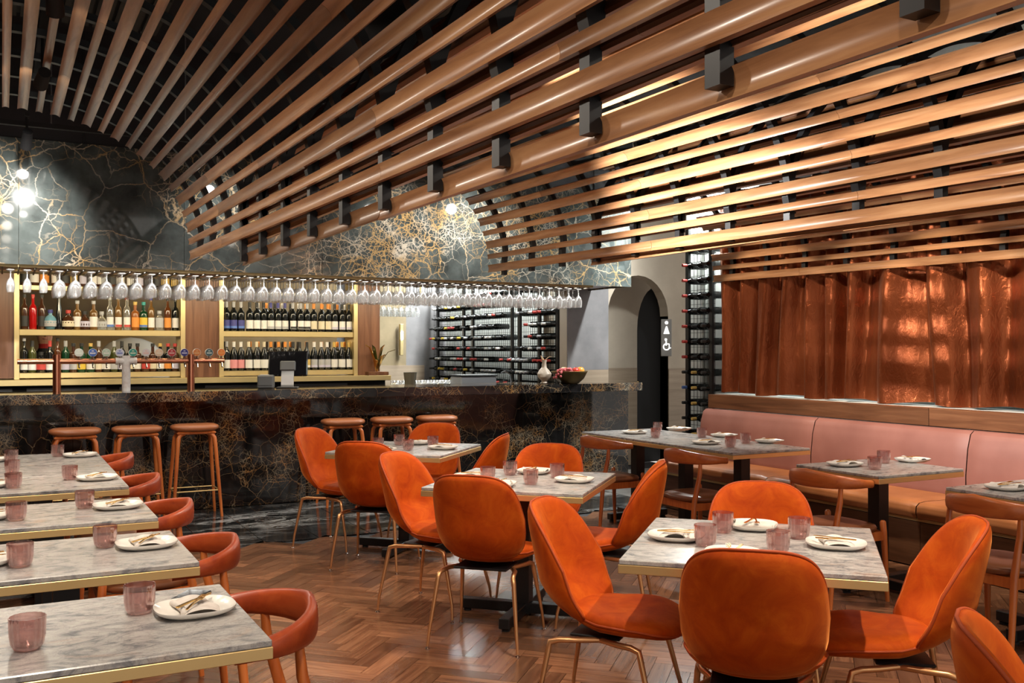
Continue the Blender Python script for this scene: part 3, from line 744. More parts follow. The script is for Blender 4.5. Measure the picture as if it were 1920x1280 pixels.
# kitchen seen through the back bar: domed oven and a cook
ov = thing('domed_oven', 'white domed oven seen through the back bar shelves', 'oven', (1.32, 11.85, 0))
MB().lathe([(.42, .92), (.42, 1.18), (.40, 1.32), (.34, 1.45), (.24, 1.55), (.12, 1.60), (0, 1.615)], 28).build('dome', M['porcelain'], ov, True)
MB().box((0, 0, .45), (.9, .9, .92), 0, .02).build('oven_base', M['steel'], ov)
for k in range(4): MB().tube([(-.24+k*.16, -.40+abs(k-1.5)*.06*0, 1.36), (-.24+k*.16, -.46, 1.36)], .05, 16).build('vent_cap', M['g_brown'], ov, 40)
ks = MB().box((1.0, 12.41, 1.72), (1.6, .3, .025)); ks = ks.build('kitchen_shelf', M['steel']); tag(ks, 'steel kitchen shelf with white bowls above the domed oven', 'shelf')
for k in range(4):
    o = MB().lathe([(.03, 0), (.06, .012), (.075, .05), (.07, .05), (.03, .015)], 14).build('bowl', M['porcelain'], None, True); o.location = (.62+k*.17, 12.33, 1.7335); tag(o, f'white bowl on the kitchen shelf, {ordn(k)} from left', 'bowl', 'bowls on the kitchen shelf')

def person():
    p = thing('person', 'cook in black top with red collar seen between the bottles', 'person', (.42, 11.75, 0))
    me = bpy.data.meshes.new('body')
    J = [((0, 0, .98), .15), ((0, 0, 1.12), .145), ((0, -.01, 1.30), .165), ((0, 0, 1.43), .10), ((0, -.01, 1.50), .055), ((.10, 0, .90), .095), ((.11, -.02, .48), .065), ((.11, .03, .08), .045), ((.11, -.12, .03), .04),
         ((-.10, 0, .90), .095), ((-.11, -.02, .48), .065), ((-.11, .03, .08), .045), ((-.11, -.12, .03), .04), ((.19, 0, 1.38), .062), ((.24, -.02, 1.12), .046), ((.16, -.22, .98), .036), ((-.19, 0, 1.38), .062), ((-.24, -.02, 1.12), .046), ((-.16, -.22, .98), .036),
         ((0, -.02, 1.57), .078), ((0, -.015, 1.66), .092), ((0, -.005, 1.73), .07), ((.13, -.28, .97), .026), ((-.13, -.28, .97), .026)]
    E_ = [(0, 1), (1, 2), (2, 3), (3, 4), (0, 5), (5, 6), (6, 7), (7, 8), (0, 9), (9, 10), (10, 11), (11, 12), (2, 13), (13, 14), (14, 15), (2, 16), (16, 17), (17, 18), (4, 19), (19, 20), (20, 21), (15, 22), (18, 23)]
    me.from_pydata([j[0] for j in J], E_, []); o = bpy.data.objects.new('body', me); C.objects.link(o); o.parent = p
    o.modifiers.new('skin', 'SKIN')
    for i, j in enumerate(J):
        s = me.skin_vertices[0].data[i]; s.radius = (j[1], j[1]); s.use_root = (i == 0)
    sub = o.modifiers.new('sub', 'SUBSURF'); sub.levels = 2; sub.render_levels = 2
    m, nt, b = mat('body_cloth_skin'); tc = nt.nodes.new('ShaderNodeTexCoord'); sx = nt.nodes.new('ShaderNodeSeparateXYZ'); nt.links.new(tc.outputs['Object'], sx.inputs[0])
    r = ramp(nt, [(0, (.012, .012, .014)), (.462, (.012, .012, .014)), (.463, (.45, .02, .02)), (.478, (.45, .02, .02)), (.479, (.55, .27, .17))], 'CONSTANT')
    dv = N(nt, 'ShaderNodeMath', operation='DIVIDE'); dv.inputs[1].default_value = 3.2; nt.links.new(sx.outputs['Z'], dv.inputs[0]); nt.links.new(dv.outputs[0], r.inputs[0]); nt.links.new(r.outputs[0], b.inputs['Base Color']); b.inputs['Roughness'].default_value = .7
    me.materials.append(m)
    skin = simple('skin', (.55, .27, .17), .55); dk = simple('hair', (.03, .018, .012), .6)
    MB().lathe([(0, 1.77), (.06, 1.762), (.092, 1.72), (.098, 1.66), (.085, 1.62), (.080, 1.62), (.09, 1.66), (0, 1.70)], 18, (0, .015, 0)).build('hair', dk, p, True)
    MB().tube([(0, -.098, 1.665), (0, -.118, 1.63), (0, -.10, 1.622)], [.008, .014, .010], 8).build('nose', skin, p, True)
    for s in (-1, 1):
        MB().lathe([(0, -.008), (.009, -.004), (.009, .004), (0, .008)], 8, (.032*s, -.096, 1.665)).build('eye', dk, p, True)
        MB().lathe([(0, -.028), (.012, -.015), (.014, .012), (0, .028)], 8, (.096*s, .0, 1.65)).build('ear', skin, p, True)
    MB().tube([(-.025, -.094, 1.595), (0, -.101, 1.592), (.025, -.094, 1.595)], .005, 6).build('mouth', simple('lips', (.40, .12, .10), .5), p, True)
    for s in (-1, 1):
        for f in range(5): MB().tube([(.13*s+(f-2)*.014, -.29, .965), (.13*s+(f-2)*.015, -.325-.006*(2-abs(f-2)), .955), (.13*s+(f-2)*.015, -.345, .935)], [.009, .008, .006], 8).build('finger', skin, p, True)
person()

# ------------------------------------------------------------------ beer font, till, things on the counter
bf = thing('beer_font', 'copper pipe beer font with twelve round badges on the bar', 'beer tap', (1.0, 9.35, CT))
zp = 1.37-CT
MB().tube([(-.88, 0, zp), (.87, 0, zp)], .024, 16).build('pipe', M['copper'], bf, 40)
MB().tube([(-.57, 0, 0), (-.57, 0, zp+.06)], .034, 18).build('post', M['copper'], bf, 40)
MB().tube([(.566, 0, 0), (.566, 0, zp+.06)], .034, 18).build('post', M['copper'], bf, 40)
tag(MB().tube([(0, 0, 0), (0, 0, zp+.05)], .037, 18).tube([(-.09, 0, zp), (.09, 0, zp)], .033, 14).build('post', M['frost'], bf, 40), 'frosted white post')
BC = [((.62, .66, .58), (.75, .78, .70)), ((.06, .16, .55), (.7, .72, .8)), ((.50, .66, .52), (.8, .82, .76)), ((.60, .64, .78), (.18, .24, .55)), ((.02, .30, .24), (.55, .70, .55)), ((.72, .68, .70), (.78, .55, .52)),
      ((.80, .60, .42), (.85, .75, .62)), ((.45, .02, .03), (.70, .40, .38)), ((.03, .03, .25), (.5, .5, .7)), ((.75, .26, .07), (.8, .45, .2)), ((.06, .13, .15), (.55, .65, .62)), ((.85, .25, .04), (.9, .4, .12))]
for i, (c1, c2) in enumerate(BC):
    u = -.392+i*.1122
    MB().tube([(u, 0, zp+.02), (u, -.005, zp+.045)], .012, 10).build('tap_neck', M['chrome'], bf, 40); MB().tube([(u, -.015, zp-.015), (u, -.05, zp-.06)], [.009, .007], 8).build('tap_spout', M['chrome'], bf, 40)
    bd = MB().tube([(u, -.012, zp+.077), (u, .006, zp+.077)], .037, 22).build('badge', simple('badge_rim', (.7, .7, .68), .4), bf, 40)
    MB().tube([(u, -.0145, zp+.077), (u, -.011, zp+.077)], .0335, 22).build('badge_face', simple('badge_face', c1, .4), bd)
    MB().box((u, -.0155, zp+.072), (.046, .002, .013)).box((u, -.0155, zp+.092), (.018, .002, .010)).build('badge_mark', simple('badge_mark', c2, .4), bd)

ps = thing('till', 'black touchscreen till on a silver stand seen from behind', 'till', (2.49, 9.38, CT), -.35)
# screen tilted back
def tilt(x, y, z, a=.42): return (x, y*math.cos(a)-z*math.sin(a)*-1*0-z*math.sin(a), z*math.cos(a)+.19+y*math.sin(a))
mb = MB().box((0, 0, 0), (.38, .03, .26), 0, .012); mb.v = [tilt(x, y, z+.05, -.32) for x, y, z in mb.v]; mb.build('screen_housing', M['phone'], ps, 30)
mb = MB().box((0, -.022, 0), (.15, .03, .10), 0, .01); mb.v = [tilt(x, y, z+.02, -.32) for x, y, z in mb.v]; mb.build('mount_plate', M['posgrey'], ps, 30)
MB().tube([(0, .0, .20), (0, -.05, .12), (0, -.07, .03), (0, -.07, .005)], 1, sq=(.12, .018), up=Vector((0, 1, 0))).build('stand', M['steel'], ps)
MB().box((0, -.04, .006), (.20, .20, .012), 0, .004).build('stand_base', M['matte_black'], ps)
pr = thing('receipt_printer', 'small grey receipt printer box left of the till', 'printer', (2.27, 9.36, CT), -.35)
MB().box((0, 0, .065), (.15, .16, .13), 0, .012).build('body', M['posgrey'], pr, 30); MB().box((0, -.0815, .03), (.13, .003, .004)).build('slot', M['matte_black'], pr); MB().box((-.01, -.02, .132), (.08, .05, .006)).build('paper', M['porcelain'], pr)

pot = thing('brass_plant', 'gold leaf-shaped plant ornament at the end of the back bar', 'ornament', (3.70, 10.17, 1.188), 0)
MB().box((0, 0, .02), (.24, .11, .04), 0, .004).build('wooden_base', M['walnut_h'], pot)
for k in range(13):
    an = k*2.4; tl = (.09+.13*(k % 3)/2)*(.5 if math.sin(k*2.4) > 0 else .9); ht = .30-.16*(k % 4)/3
    pts = [(0, 0, .04), (math.cos(an)*tl*.25, math.sin(an)*tl*.25, .04+ht*.45), (math.cos(an)*tl*.65, math.sin(an)*tl*.65, .04+ht*.9), (math.cos(an)*tl*1.05, math.sin(an)*tl*1.05, .04+ht)]
    mb = MB(); vs = []
    for (x, y, z), wd in zip(pts, (.010, .028, .022, .002)):
        dx, dy = -math.sin(an)*wd, math.cos(an)*wd; vs += [(x-dx, y-dy, z), (x, y, z-.006), (x+dx, y+dy, z), (x, y, z+.002)]
    fs = []
    for q in range(3):
        for j in range(4): fs.append((q*4+j, q*4+(j+1) % 4, (q+1)*4+(j+1) % 4, (q+1)*4+j))
    mb.add(vs, fs+[(0, 1, 2, 3)]).build('leaf', M['gold'] if k % 3 else M['g_olive'], pot, 50)

sk = thing('shaker_tin', 'ribbed black and brass shaker tin at the bar end', 'shaker', (4.02, 9.98, 1.0155))
MB().lathe([(.05, 0), (.055, .005), (.075, .20), (.078, .205), (.072, .205), (.05, .01)], 24, rfun=lambda a, i: 1+.03*(1 if int(a*24/(2*PI)) % 2 else -1)).build('tin', M['steel_dark'], sk, 20)
wt = thing('service_station', 'low steel service counter behind the right end of the bar', 'counter', (4.76, 10.15, 0))
MB().box((0, .0, .49), (1.7, .56, .98), 0, .01).build('cabinet', M['steel'], wt, 30); MB().box((0, 0, 1.0), (1.74, .60, .03), 0, .006).build('worktop', M['black'], wt, 30)
tray = thing('glasswasher_tray', 'grey plastic crate with dark lid on the service counter', 'crate', (4.85, 10.08, 1.0155))
MB().box((0, 0, .075), (.46, .30, .15), 0, .015).build('crate_body', simple('bluegrey_plastic', (.30, .33, .38), .5), tray, 30); MB().box((0, 0, .16), (.48, .32, .02), 0, .008).build('lid', M['matte_black'], tray, 30)
tmb = MB().lathe([(0, .002), (.026, 0), (.028, .003), (.033, .10), (.031, .10), (.027, .006), (0, .006)], 14).mesh('tumbler', True); tmb.materials.append(M['clear_glass'])
for k in range(11):
    for r in range(2):
        o = obj('tumbler', tmb, None, (3.98+k*.075, 10.30+r*.09, 1.0155)); tag(o, f'clear tumbler on the service counter, {ordn(k)} from left in {("front", "back")[r]} row', 'glass', 'clear tumblers on the service counter')
tp = thing('bar_faucet', 'small chrome faucet behind the bar near the vase', 'faucet', (5.30, 9.98, 1.0155))
MB().tube([(0, 0, 0), (0, 0, .10), (-.02, -.01, .16), (-.10, -.03, .20), (-.16, -.05, .19)], .011, 10).build('spout', M['chrome'], tp, 40); MB().tube([(0, 0, .05), (.05, 0, .09)], .006, 8).build('lever', M['chrome'], tp, 40); MB().lathe([(.025, 0), (.022, .02), (.012, .025)], 12).build('collar', M['chrome'], tp, 40)

fb = thing('fruit_bowl', 'hammered bronze bowl at the right end of the bar', 'bowl', (5.53, 9.05, CT))
MB().lathe([(.085, 0), (.10, .004), (.16, .06), (.195, .125), (.205, .14), (.198, .14), (.185, .12), (.15, .06), (.08, .02), (0, .015)], 30, rfun=lambda a, i: 1+.012*math.sin(a*9+i)).build('bowl_body', simple('bronze', (.13, .085, .03), .42, .8), fb, True)
sph = [(0, -1), (.38, -.92), (.70, -.71), (.92, -.38), (1, 0), (.92, .38), (.72, .70), (.40, .88), (.12, .86), (0, .80)]
def fruit(name, col, R, loc, label, cat, group):
    m = leather(name+'_skin', tuple(x*.8 for x in col), (min(1, col[0]*1.15), min(1, col[1]*1.6), col[2]), .28)
    t = thing(name, label, cat, loc, 0, group); MB().lathe([(r*R, z*R+R) for r, z in sph], 18).build('flesh', m, t, True); MB().tube([(0, 0, R*1.78), (R*.1, 0, R*2.1)], R*.05, 6).build('stalk', M['walnut_h'], t)
fz = CT+.095
fruit('apple', (.50, .03, .02), .045, (5.56, 8.97, fz), 'red apple in the middle of the bronze bowl', 'apple', 'fruit in the bowl')
fruit('peach', (.75, .25, .05), .047, (5.645, 9.01, fz), 'orange peach at the right of the bronze bowl', 'peach', 'fruit in the bowl')
fruit('apple', (.62, .30, .08), .040, (5.49, 9.10, fz+.012), 'yellow and red apple behind the grapes', 'apple', 'fruit in the bowl')
fruit('apple', (.40, .36, .08), .040, (5.65, 9.12, fz), 'green apple at the back of the bronze bowl', 'apple', 'fruit in the bowl')
gr = thing('grape_bunch', 'bunch of red grapes spilling over the bowl rim', 'grapes', (5.42, 8.98, CT))
gm = leather('grape_skin', (.42, .05, .06), (.58, .14, .14), .3)
gme = MB().lathe([(r*.013, z*.015) for r, z in sph[:7]]+[(0, .0145)], 10).mesh('grape', True); gme.materials.append(gm)
for k in range(64):
    x = random.uniform(-.10, .09); y = random.uniform(-.06, .07); z = .125+random.uniform(0, .045)-(.12*max(0, -x-.06)/.04*random.random() if x < -.06 else 0)
    obj('grape', gme, gr, (x, y, z))
va = thing('vase', 'pale twisted vase with dried flower on the bar beside the fruit', 'vase', (5.25, 9.12, CT))
MB().lathe([(.035, 0), (.045, .01), (.030, .03), (.075, .075), (.080, .11), (.055, .15), (.028, .18), (.022, .23), (.030, .262), (.026, .262), (.018, .23)], 14, rfun=lambda a, i: 1+.06*math.sin(3*a+i)).build('vase_body', plaster('stone_glaze', (.28, .22, .16), (.46, .38, .30), .5, 14.), va, 35)
MB().tube([(0, 0, .2), (.02, 0, .27), (.06, -.01, .30), (.09, 0, .295)], [.004, .004, .003, .002], 6).tube([(0, 0, .2), (-.02, 0, .27), (-.045, 0, .31)], [.004, .014, .003], 6).build('dried_stem', simple('dried_stem', (.40, .25, .14), .7), va)

# ------------------------------------------------------------------ restroom sign
sg = thing('restroom_sign', 'grey projecting sign with lit woman and wheelchair symbols', 'sign', (6.98, 9.22, 1.475), .47*-1)
MB().box((.0, 0, .14), (.125, .03, .44), 0, .004).build('plate', M['signplate'], sg, 30); MB().tube([(.05, .0, .14), (.10, .26, .14)], .012, 8).build('bracket', M['matte_black'], sg)
def disc(mb, x, z, r, n=14): mb.prism([(x+r*math.cos(2*PI*i/n), z+r*math.sin(2*PI*i/n)) for i in range(n)], lambda a, b, t: (a, t, b), -.0165, -.019)
ic = MB(); disc(ic, 0, .318, .020); ic.prism([(-.007, .275), (.007, .275), (.036, .185), (-.036, .185)][::-1], lambda a, b, t: (a, t, b), -.0165, -.019); ic.build('woman_icon', M['icon'], sg)
ic = MB(); disc(ic, -.008, .118, .015)
ic.box((-.004, -.0178, .075), (.014, .0025, .055)).box((.014, -.0178, .066), (.036, .0025, .010)).box((.032, -.0178, .040), (.010, .0025, .05)).box((.040, -.0178, .018), (.024, .0025, .010))
for k in range(14):
    a0 = 1.9+k*.30; ic.box((.0+.036*math.cos(a0), -.0178, .032+.036*math.sin(a0)), (.012, .0025, .012))
ic.build('wheelchair_icon', M['icon'], sg)
ls = thing('wall_lamp', 'small lit vertical wall lamp on the far rear wall', 'lamp', (5.20, 13.26, 1.62))
MB().box((0, .0, 0), (.05, .06, .46), 0, .005).build('back_plate', M['brass_pale'], ls, 30); MB().box((-.0, -.04, .06), (.028, .03, .12), 0, .01).build('tube', M['lamp'], ls, 30)

# ------------------------------------------------------------------ wine walls: backing, wire rack, bottles lying neck out
def wine_wall(name, u, v0, v1, z0, z1, label, posts):
    t = thing(name, label, 'wine rack', (u, v0, 0))
    L_ = v1-v0
    for p in posts:
        MB().box((-.02, p, (z0+z1)/2), (.03, .05, z1-z0)).build('post', M['black'], t)
    wv = MB(); k = 0
    while k*.055 < L_: wv.box((0, k*.055, (z0+z1)/2), (.004, .004, z1-z0)); k += 1
    wv.build('vertical_wires', M['black'], t)
    wh = MB(); z = z0
    while z < z1: wh.box((0, L_/2, z), (.004, L_, .004)); z += .0725
    wh.build('horizontal_wires', M['black'], t); return t
ww = MB().box((6.02, 11.45, 2.05), (.08, 3.95, 4.1)).build('wall_cellar', M['whitetile']); tag(ww, kind='structure')
wine_wall('wire_wine_rack', 5.74, 9.60, 13.3, .75, 2.45, 'tall black wire wine rack on the lit wall behind the bar', [.02, .45, .95, 1.15, 2.3, 2.6, 3.5])
wbm = MB().lathe([(.036, 0), (.0375, .004), (.0375, .185), (.034, .205), (.017, .235), (.0145, .25), (.0145, .30), (0, .302)], 12).mesh('bottle', 40)
wbm.materials.append(M['g_black'])
capm = {}
for k in ('black', 'red', 'white', 'gold', 'silver', 'blue', 'yellow'):
    me = MB().lathe([(.0158, .25), (.0158, .304), (0, .305)], 10).mesh('capsule', 40); me.materials.append(M['l_'+k]); capm[k] = me
def lying(u, v, z, cap, label, group, rx=0):
    o = obj('wine_bottle', wbm, None); o.matrix_world = Matrix.Translation((u, v, z)) @ Matrix.Rotation(-PI/2+rx, 4, 'Y'); tag(o, label, 'wine bottle', group)
    if cap: obj('capsule', capm[cap], o)
    return o
random.seed(11)
for r in range(9):
    z = 1.055+r*.1445
    for k in range(33):
        v = 9.68+k*.108
        if random.random() < (.12 if r < 4 else .28) or (8 <= k <= 11 and r > 2): continue
        lying(5.90, v, z, random.choice(['black', 'silver', 'white', 'black', 'red', 'black', 'yellow' if k > 20 else 'silver']), f'wine bottle lying on the cellar wall, {ordn(r)} row up, {ordn(k)} along', 'wine bottles on the cellar wall')
rr = wine_wall('wire_wine_rack', 6.28, 7.50, 7.96, .05, 2.75, 'narrow black wire wine rack between the curtain and white pilaster', [.03, .40])
for r in range(13):
    for k in range(3):
        lying(6.46, 7.56+k*.15, .62+r*.156, (['black', 'black', 'red'][k] if r > 4 else ['black', 'gold', 'blue' if r == 3 else 'black'][k]), f'wine bottle on the narrow rack, {ordn(r)} row up, {ordn(k)} from curtain', 'wine bottles on the narrow rack')
arealight((5.80, 11.4, 3.3), (0, -.15, 0), .12, 3.6, 380, COOL)
arealight((6.36, 7.75, 3.1), (0, -.12, 0), .08, .6, 150, COOL)
arealight((2.6, 8.75, 2.135), (0, 0, 0), 6.2, .05, 22, NEUT)
arealight((1.9, 9.45, 2.135), (.75, 0, 0), 4.4, .05, 38, (1., .84, .55))
arealight((4.7, 9.5, 2.135), (.2, 0, 0), 1.6, .05, 6, COOL)
pl_ = MB().box((6.50, 8.02, 2.05), (.12, .26, 4.1)).build('trim_3', M['whitetile']); tag(pl_, kind='structure')

# ================================================================== BANQUETTE AND CURTAIN
bq = thing('banquette', 'long banquette with dusty rose backrest and tan leather seat along the curtain', 'banquette', (5.46, 0, 0))
vb = [7.32, 5.87, 4.42, 2.97, 1.52]
for i in range(4):
    v1, v0 = vb[i]-.004, vb[i+1]+.004
    # backrest: gently reclined, domed cushion
    def bk_(s, t, v0=v0, v1=v1):
        v = v0+(v1-v0)*s; e = min(1, min(s, 1-s)*(v1-v0)/.03); eb = 1-(1-e)**2
        prof = [(.60, .36), (.50, .37), (.455, .42), (.455, .60), (.475, .78), (.505, .88), (.54, .905), (.60, .905)]
        f = t*(len(prof)-1); k = min(int(f), len(prof)-2); q = f-k
        x = prof[k][0]*(1-q)+prof[k+1][0]*q; z = prof[k][1]*(1-q)+prof[k+1][1]*q
        return (x+(1-eb)*.015, v, z)
    mb = MB().grid(bk_, 26, 22); mb.build('back_cushion', M['rose'], bq, 60)
    MB().box((.575, (v0+v1)/2, .63), (.05, v1-v0, .53)).build('back_board', M['walnut_h'], bq)
    def st_(s, t, v0=v0, v1=v1):
        v = v0+(v1-v0)*s; e = min(1, min(s, 1-s)*(v1-v0)/.03); eb = 1-(1-e)**2
        prof = [(.47, .335), (.0, .335), (-.035, .345), (-.05, .385), (-.045, .43), (-.015, .452), (.05, .458), (.25, .455), (.47, .45)]
        f = t*(len(prof)-1); k = min(int(f), len(prof)-2); q = f-k
        x = prof[k][0]*(1-q)+prof[k+1][0]*q; z = prof[k][1]*(1-q)+prof[k+1][1]*q
        return (x+(1-eb)*.012, v, z-(1-eb)*.010)
    MB().grid(st_, 26, 25).build('seat_cushion', M['tan'], bq, 60)
    MB().box((.03, (v0+v1)/2, .325), (.06, v1-v0+.008, .018)).build('brass_strip', M['brass_pale'], bq)
    MB().box((.02, (v0+v1)/2, .16), (.03, v1-v0+.004, .30)).build('base_panel', M['walnut_h'], bq)
for v0, v1 in ((4.83, 7.34), (1.5, 4.826)): MB().box((.655, (v0+v1)/2, .975), (.11, v1-v0, .13), 0, .003).build('top_rail', M['walnut_h'], bq, 30)
MB().box((.30, 4.42, .17), (.55, 5.78, .32)).build('carcass', M['matte_black'], bq)

random.seed(5)
cu = thing('curtain', 'pleated copper satin curtain hanging along the right wall behind the banquette', 'curtain', (6.29, 0, 0))
fr = [(random.uniform(5, 9), random.uniform(0, 6), random.uniform(.3, 1)), (random.uniform(11, 16), random.uniform(0, 6), random.uniform(.2, .6)), (random.uniform(22, 30), random.uniform(0, 6), random.uniform(.05, .2))]
def fold(v, z):
    q = 0
    vv = v+.05*math.sin(v*1.7+z*.9)+.02*math.sin(z*2.3+v*5)
    ph = 19.*vv+2.2*math.sin(1.9*vv+.5)+1.3*math.sin(5.3*vv)
    s = math.sin(ph); q = .070*math.copysign(abs(s)**.85, s)
    q += .014*math.sin(2.3*ph+1.+z*1.1)+.006*math.sin(31*vv+z*2)
    return q*(1-.45*max(0, (z-2.0)/1.1))
def cfn(s, t):
    z = 1.055+t*1.95; v = 1.6+5.84*s
    return (fold(v, z)*.95-.01, v, z+(.012*math.sin(v*9) if t == 0 else 0))
MB().grid(cfn, 420, 22).build('drape', M['curtain'], cu, True)
MB().tube([(0, 1.5, 3.04), (0, 7.46, 3.04)], .016, 10).build('curtain_track', M['black'], cu)
wl2 = MB().box((6.345, 4.5, 1.03), (.30, 5.8, .02)).build('curtain_ledge', M['whitetile']); tag(wl2, 'white stone ledge behind the banquette under the curtain', 'ledge')

# ================================================================== TABLES
def make_table(w_, d_, label, loc, rz, group, foot=.36):
    t = thing('dining_table', label, 'table', loc, rz, group)
    MB().box((0, 0, .741), (w_-.004, d_-.004, .018), 0, .003).build('marble_top', M['gmarble'], t, 30)
    MB().box((0, 0, .717), (w_, d_, .030), 0, .0015).build('brass_edge', M['brass'], t, 30)
    MB().box((0, 0, .36), (.085, .085, .69)).build('post', M['black'], t)
    fx, fy = min(foot, w_*.42), min(foot, d_*.42)
    for k, (a, b) in enumerate(((fx, 0), (-fx, 0), (0, fy), (0, -fy))):
        ln = abs(a)+abs(b)-.03
        arm = MB().box(((a/2)+(.015 if a > 0 else -.015 if a < 0 else 0), (b/2)+(.015 if b > 0 else -.015 if b < 0 else 0), .045), (ln if a else .06, ln if b else .06, .055), 0, .004).build('foot_bar', M['black'], t, 30)
        MB().lathe([(.022, 0), (.022, .012), (.010, .018)], 12, (a*.9, b*.9, 0)).build('glide', M['matte_black'], arm, 40)
    MB().box((0, 0, .70), (.30, .30, .006)).build('top_plate', M['black'], t)
    return t
ZT = .7505
LU, LW = .20, .80          # left row: centre u and length
Lv = [2.725, 3.725, 4.705, 5.785, 6.44, 7.095]
ll = ['nearest grey marble table at the bottom left with a phone on it', 'second grey marble table of the left row', 'third grey marble table of the left row', 'first of the three joined marble tables at the far left', 'middle one of three joined marble tables at the far left', 'last of three joined marble tables, closest to the bar stools']
for i, v in enumerate(Lv): make_table(LW, .652, ll[i], (LU, v, 0), 0, 'brass-edged marble tables in the left row', .30)
SQ = [(2.498, 2.757), (2.567, 4.691), (2.635, 6.62)]
sl_ = ['square marble table in the right foreground among orange velvet chairs', 'square marble table in the middle among orange velvet chairs', 'square marble table nearest the bar among orange velvet chairs']
for (u, v), s in zip(SQ, sl_): make_table(.873, .873, s, (u, v, 0), -PI/4, 'square tables in the middle', .40)
RT = [(4.89, 5.535, 'near end table of the joined marble row along the banquette'), (4.89, 6.20, 'middle table of the joined marble row along the banquette'), (4.89, 6.865, 'far end table of joined marble row by the bar end'),
      (4.80, 4.19, 'single marble table between the joined row and the right edge'), (4.76, 3.07, 'marble table cut by the right edge of the photo')]
for u, v, s in RT: make_table(.735, .655, s, (u, v, 0), 0, 'marble tables along the banquette', .30)

# ================================================================== VELVET SHELL CHAIRS
def shell(mid, T, nr=9, nt=44, bias=1.0):
    """closed cushion-like shell around a mid surface mid(rho, theta)->Vector; returns MB and rim"""
    mb = MB(); vs = []; rows = []
    def nrm(r, th):
        e = 1e-3; a = mid(min(r+e, 1.0), th)-mid(max(r-e, 0.0), th); b = mid(r, th+e)-mid(r, th-e); n = a.cross(b)
        return n.normalized() if n.length > 1e-12 else Vector((0, 1, 0))
    n0 = nrm(.05, .3)
    seq = [(i/nr, 1) for i in range(1, nr)]+[(.975, 1), (1., 0), (.975, -1)]+[(i/nr, -1) for i in range(nr-1, 0, -1)]
    c_in = mid(1e-4, 0)+n0*T*.5; c_out = mid(1e-4, 0)-n0*T*.5
    vs.append(c_in)
    for r, sd in seq:
        for j in range(nt):
            th = 2*PI*j/nt; q = nrm(min(max(r, .02), .995), th); h = T*.5*math.sqrt(max(0, 1-r**5))+.004*(sd != 0)
            vs.append(mid(r, th)+q*h*sd)
    vs.append(c_out); fs = [(0, 1+j, 1+(j+1) % nt) for j in range(nt)]
    for i in range(len(seq)-1):
        for j in range(nt): fs.append((1+i*nt+j, 1+(i+1)*nt+j, 1+(i+1)*nt+(j+1) % nt, 1+i*nt+(j+1) % nt))
    L_ = len(vs)-1; o = 1+(len(seq)-1)*nt
    fs += [(L_, o+(j+1) % nt, o+j) for j in range(nt)]
    mb.add(vs, fs); return mb
def sgnp(c, p): return math.copysign(abs(c)**p, c)
def back_mid(r, th):
    p = 2/4.0; x = .230*sgnp(math.cos(th), p)*r; h = sgnp(math.sin(th), p)*r
    t = (h+1)/2
    x *= 1-.07*max(0, .4-t)/.4-.09*max(0, t-.5)/.5
    e = abs(x)/.23
    y = -.232-.085*(t-.1)+.125*(max(0, .36-t)/.36)**1.7+(.075+.080*(1-t))*e**2+.045*e**4*(1-abs(t-.4))
    return Vector((x, y, .432+.440*t-.012*e**2))
def seat_mid(r, th):
    p = 2/2.6; x = .238*sgnp(math.cos(th), p)*r; y = sgnp(math.sin(th), p)*r
    t = (y+1)/2
    x *= 1-.30*max(0, .55-t)/.55
    z = .432+.035*(x/.24)**2*(1-.6*t)+.028*(max(0, .35-t)/.35)-.024*(max(0, t-.7)/.3)**1.5
    return Vector((x, .075+.222*y, z))
bc = thing('velvet_chair', 'x', 'chair')
shell(back_mid, .052).build('backrest', M['velvet'], bc, True)
shell(seat_mid, .070).build('seat', M['velvet'], bc, True)
MB().tube([back_mid(1, 2*PI*j/60)+Vector((0, -.004, 0)) for j in range(61)], .0052, 6, False).build('back_piping', M['velvet_dark'], bc, True)
MB().tube([seat_mid(1, 2*PI*j/60)+Vector((0, 0, -.004)) for j in range(61)], .0048, 6, False).build('seat_piping', M['velvet_dark'], bc, True)
for sx in (-1, 1):
    for sy, yf, yt in ((1, .245, .15), (-1, -.235, -.16)):
        pts = [(.13*sx, 0, .372), (.175*sx, yt*.55, .374), (.185*sx, yt*.9, .372), (.192*sx, yt*1.12, .362), (.197*sx, yt*1.12+(yf-yt*1.12)*.10, .335), (.225*sx, yf*.97, .09), (.232*sx, yf, .012)]
        lg = MB().tube(pts, [.011, .0115, .012, .012, .0118, .008, .0062], 10).build('leg', M['copperleg'], bc, 60)
        MB().lathe([(.013, 0), (.013, .004), (.005, .008), (.005, .014)], 12, (.232*sx, yf, 0)).build('glide', M['chrome'], lg, 40)
MB().box((0, -.02, .382), (.28, .20, .012), 0, .004).build('seat_plate', M['black'], bc, 30)
used = []
tn = ['foreground square table', 'middle square table', 'square table by the bar']
CH = []
for k, (u, v) in enumerate(SQ):
    for nm, du, dv, dist, tw in (('near side', -.7071, -.7071, .515, 0), ('left side', -.7071, .7071, .535, 0), ('right side', .7071, -.7071, .60, 0), ('far side', .7071, .7071, .50, 0)):
        CH.append([k, nm, u, v, du, dv, dist, tw])
adj = {(0, 'near side'): (.44, .03, -.02), (0, 'left side'): (.55, -.10, 0), (0, 'right side'): (.48, .12, 0), (0, 'far side'): (.50, .05, 0), (1, 'near side'): (.49, 0, .05), (1, 'left side'): (.53, -.15, 0), (1, 'right side'): (.47, .1, 0), (1, 'far side'): (.52, .08, .03),
       (2, 'near side'): (.52, .08, 0), (2, 'left side'): (.56, -.15, 0), (2, 'right side'): (.50, .1, .04), (2, 'far side'): (.52, .05, .05)}
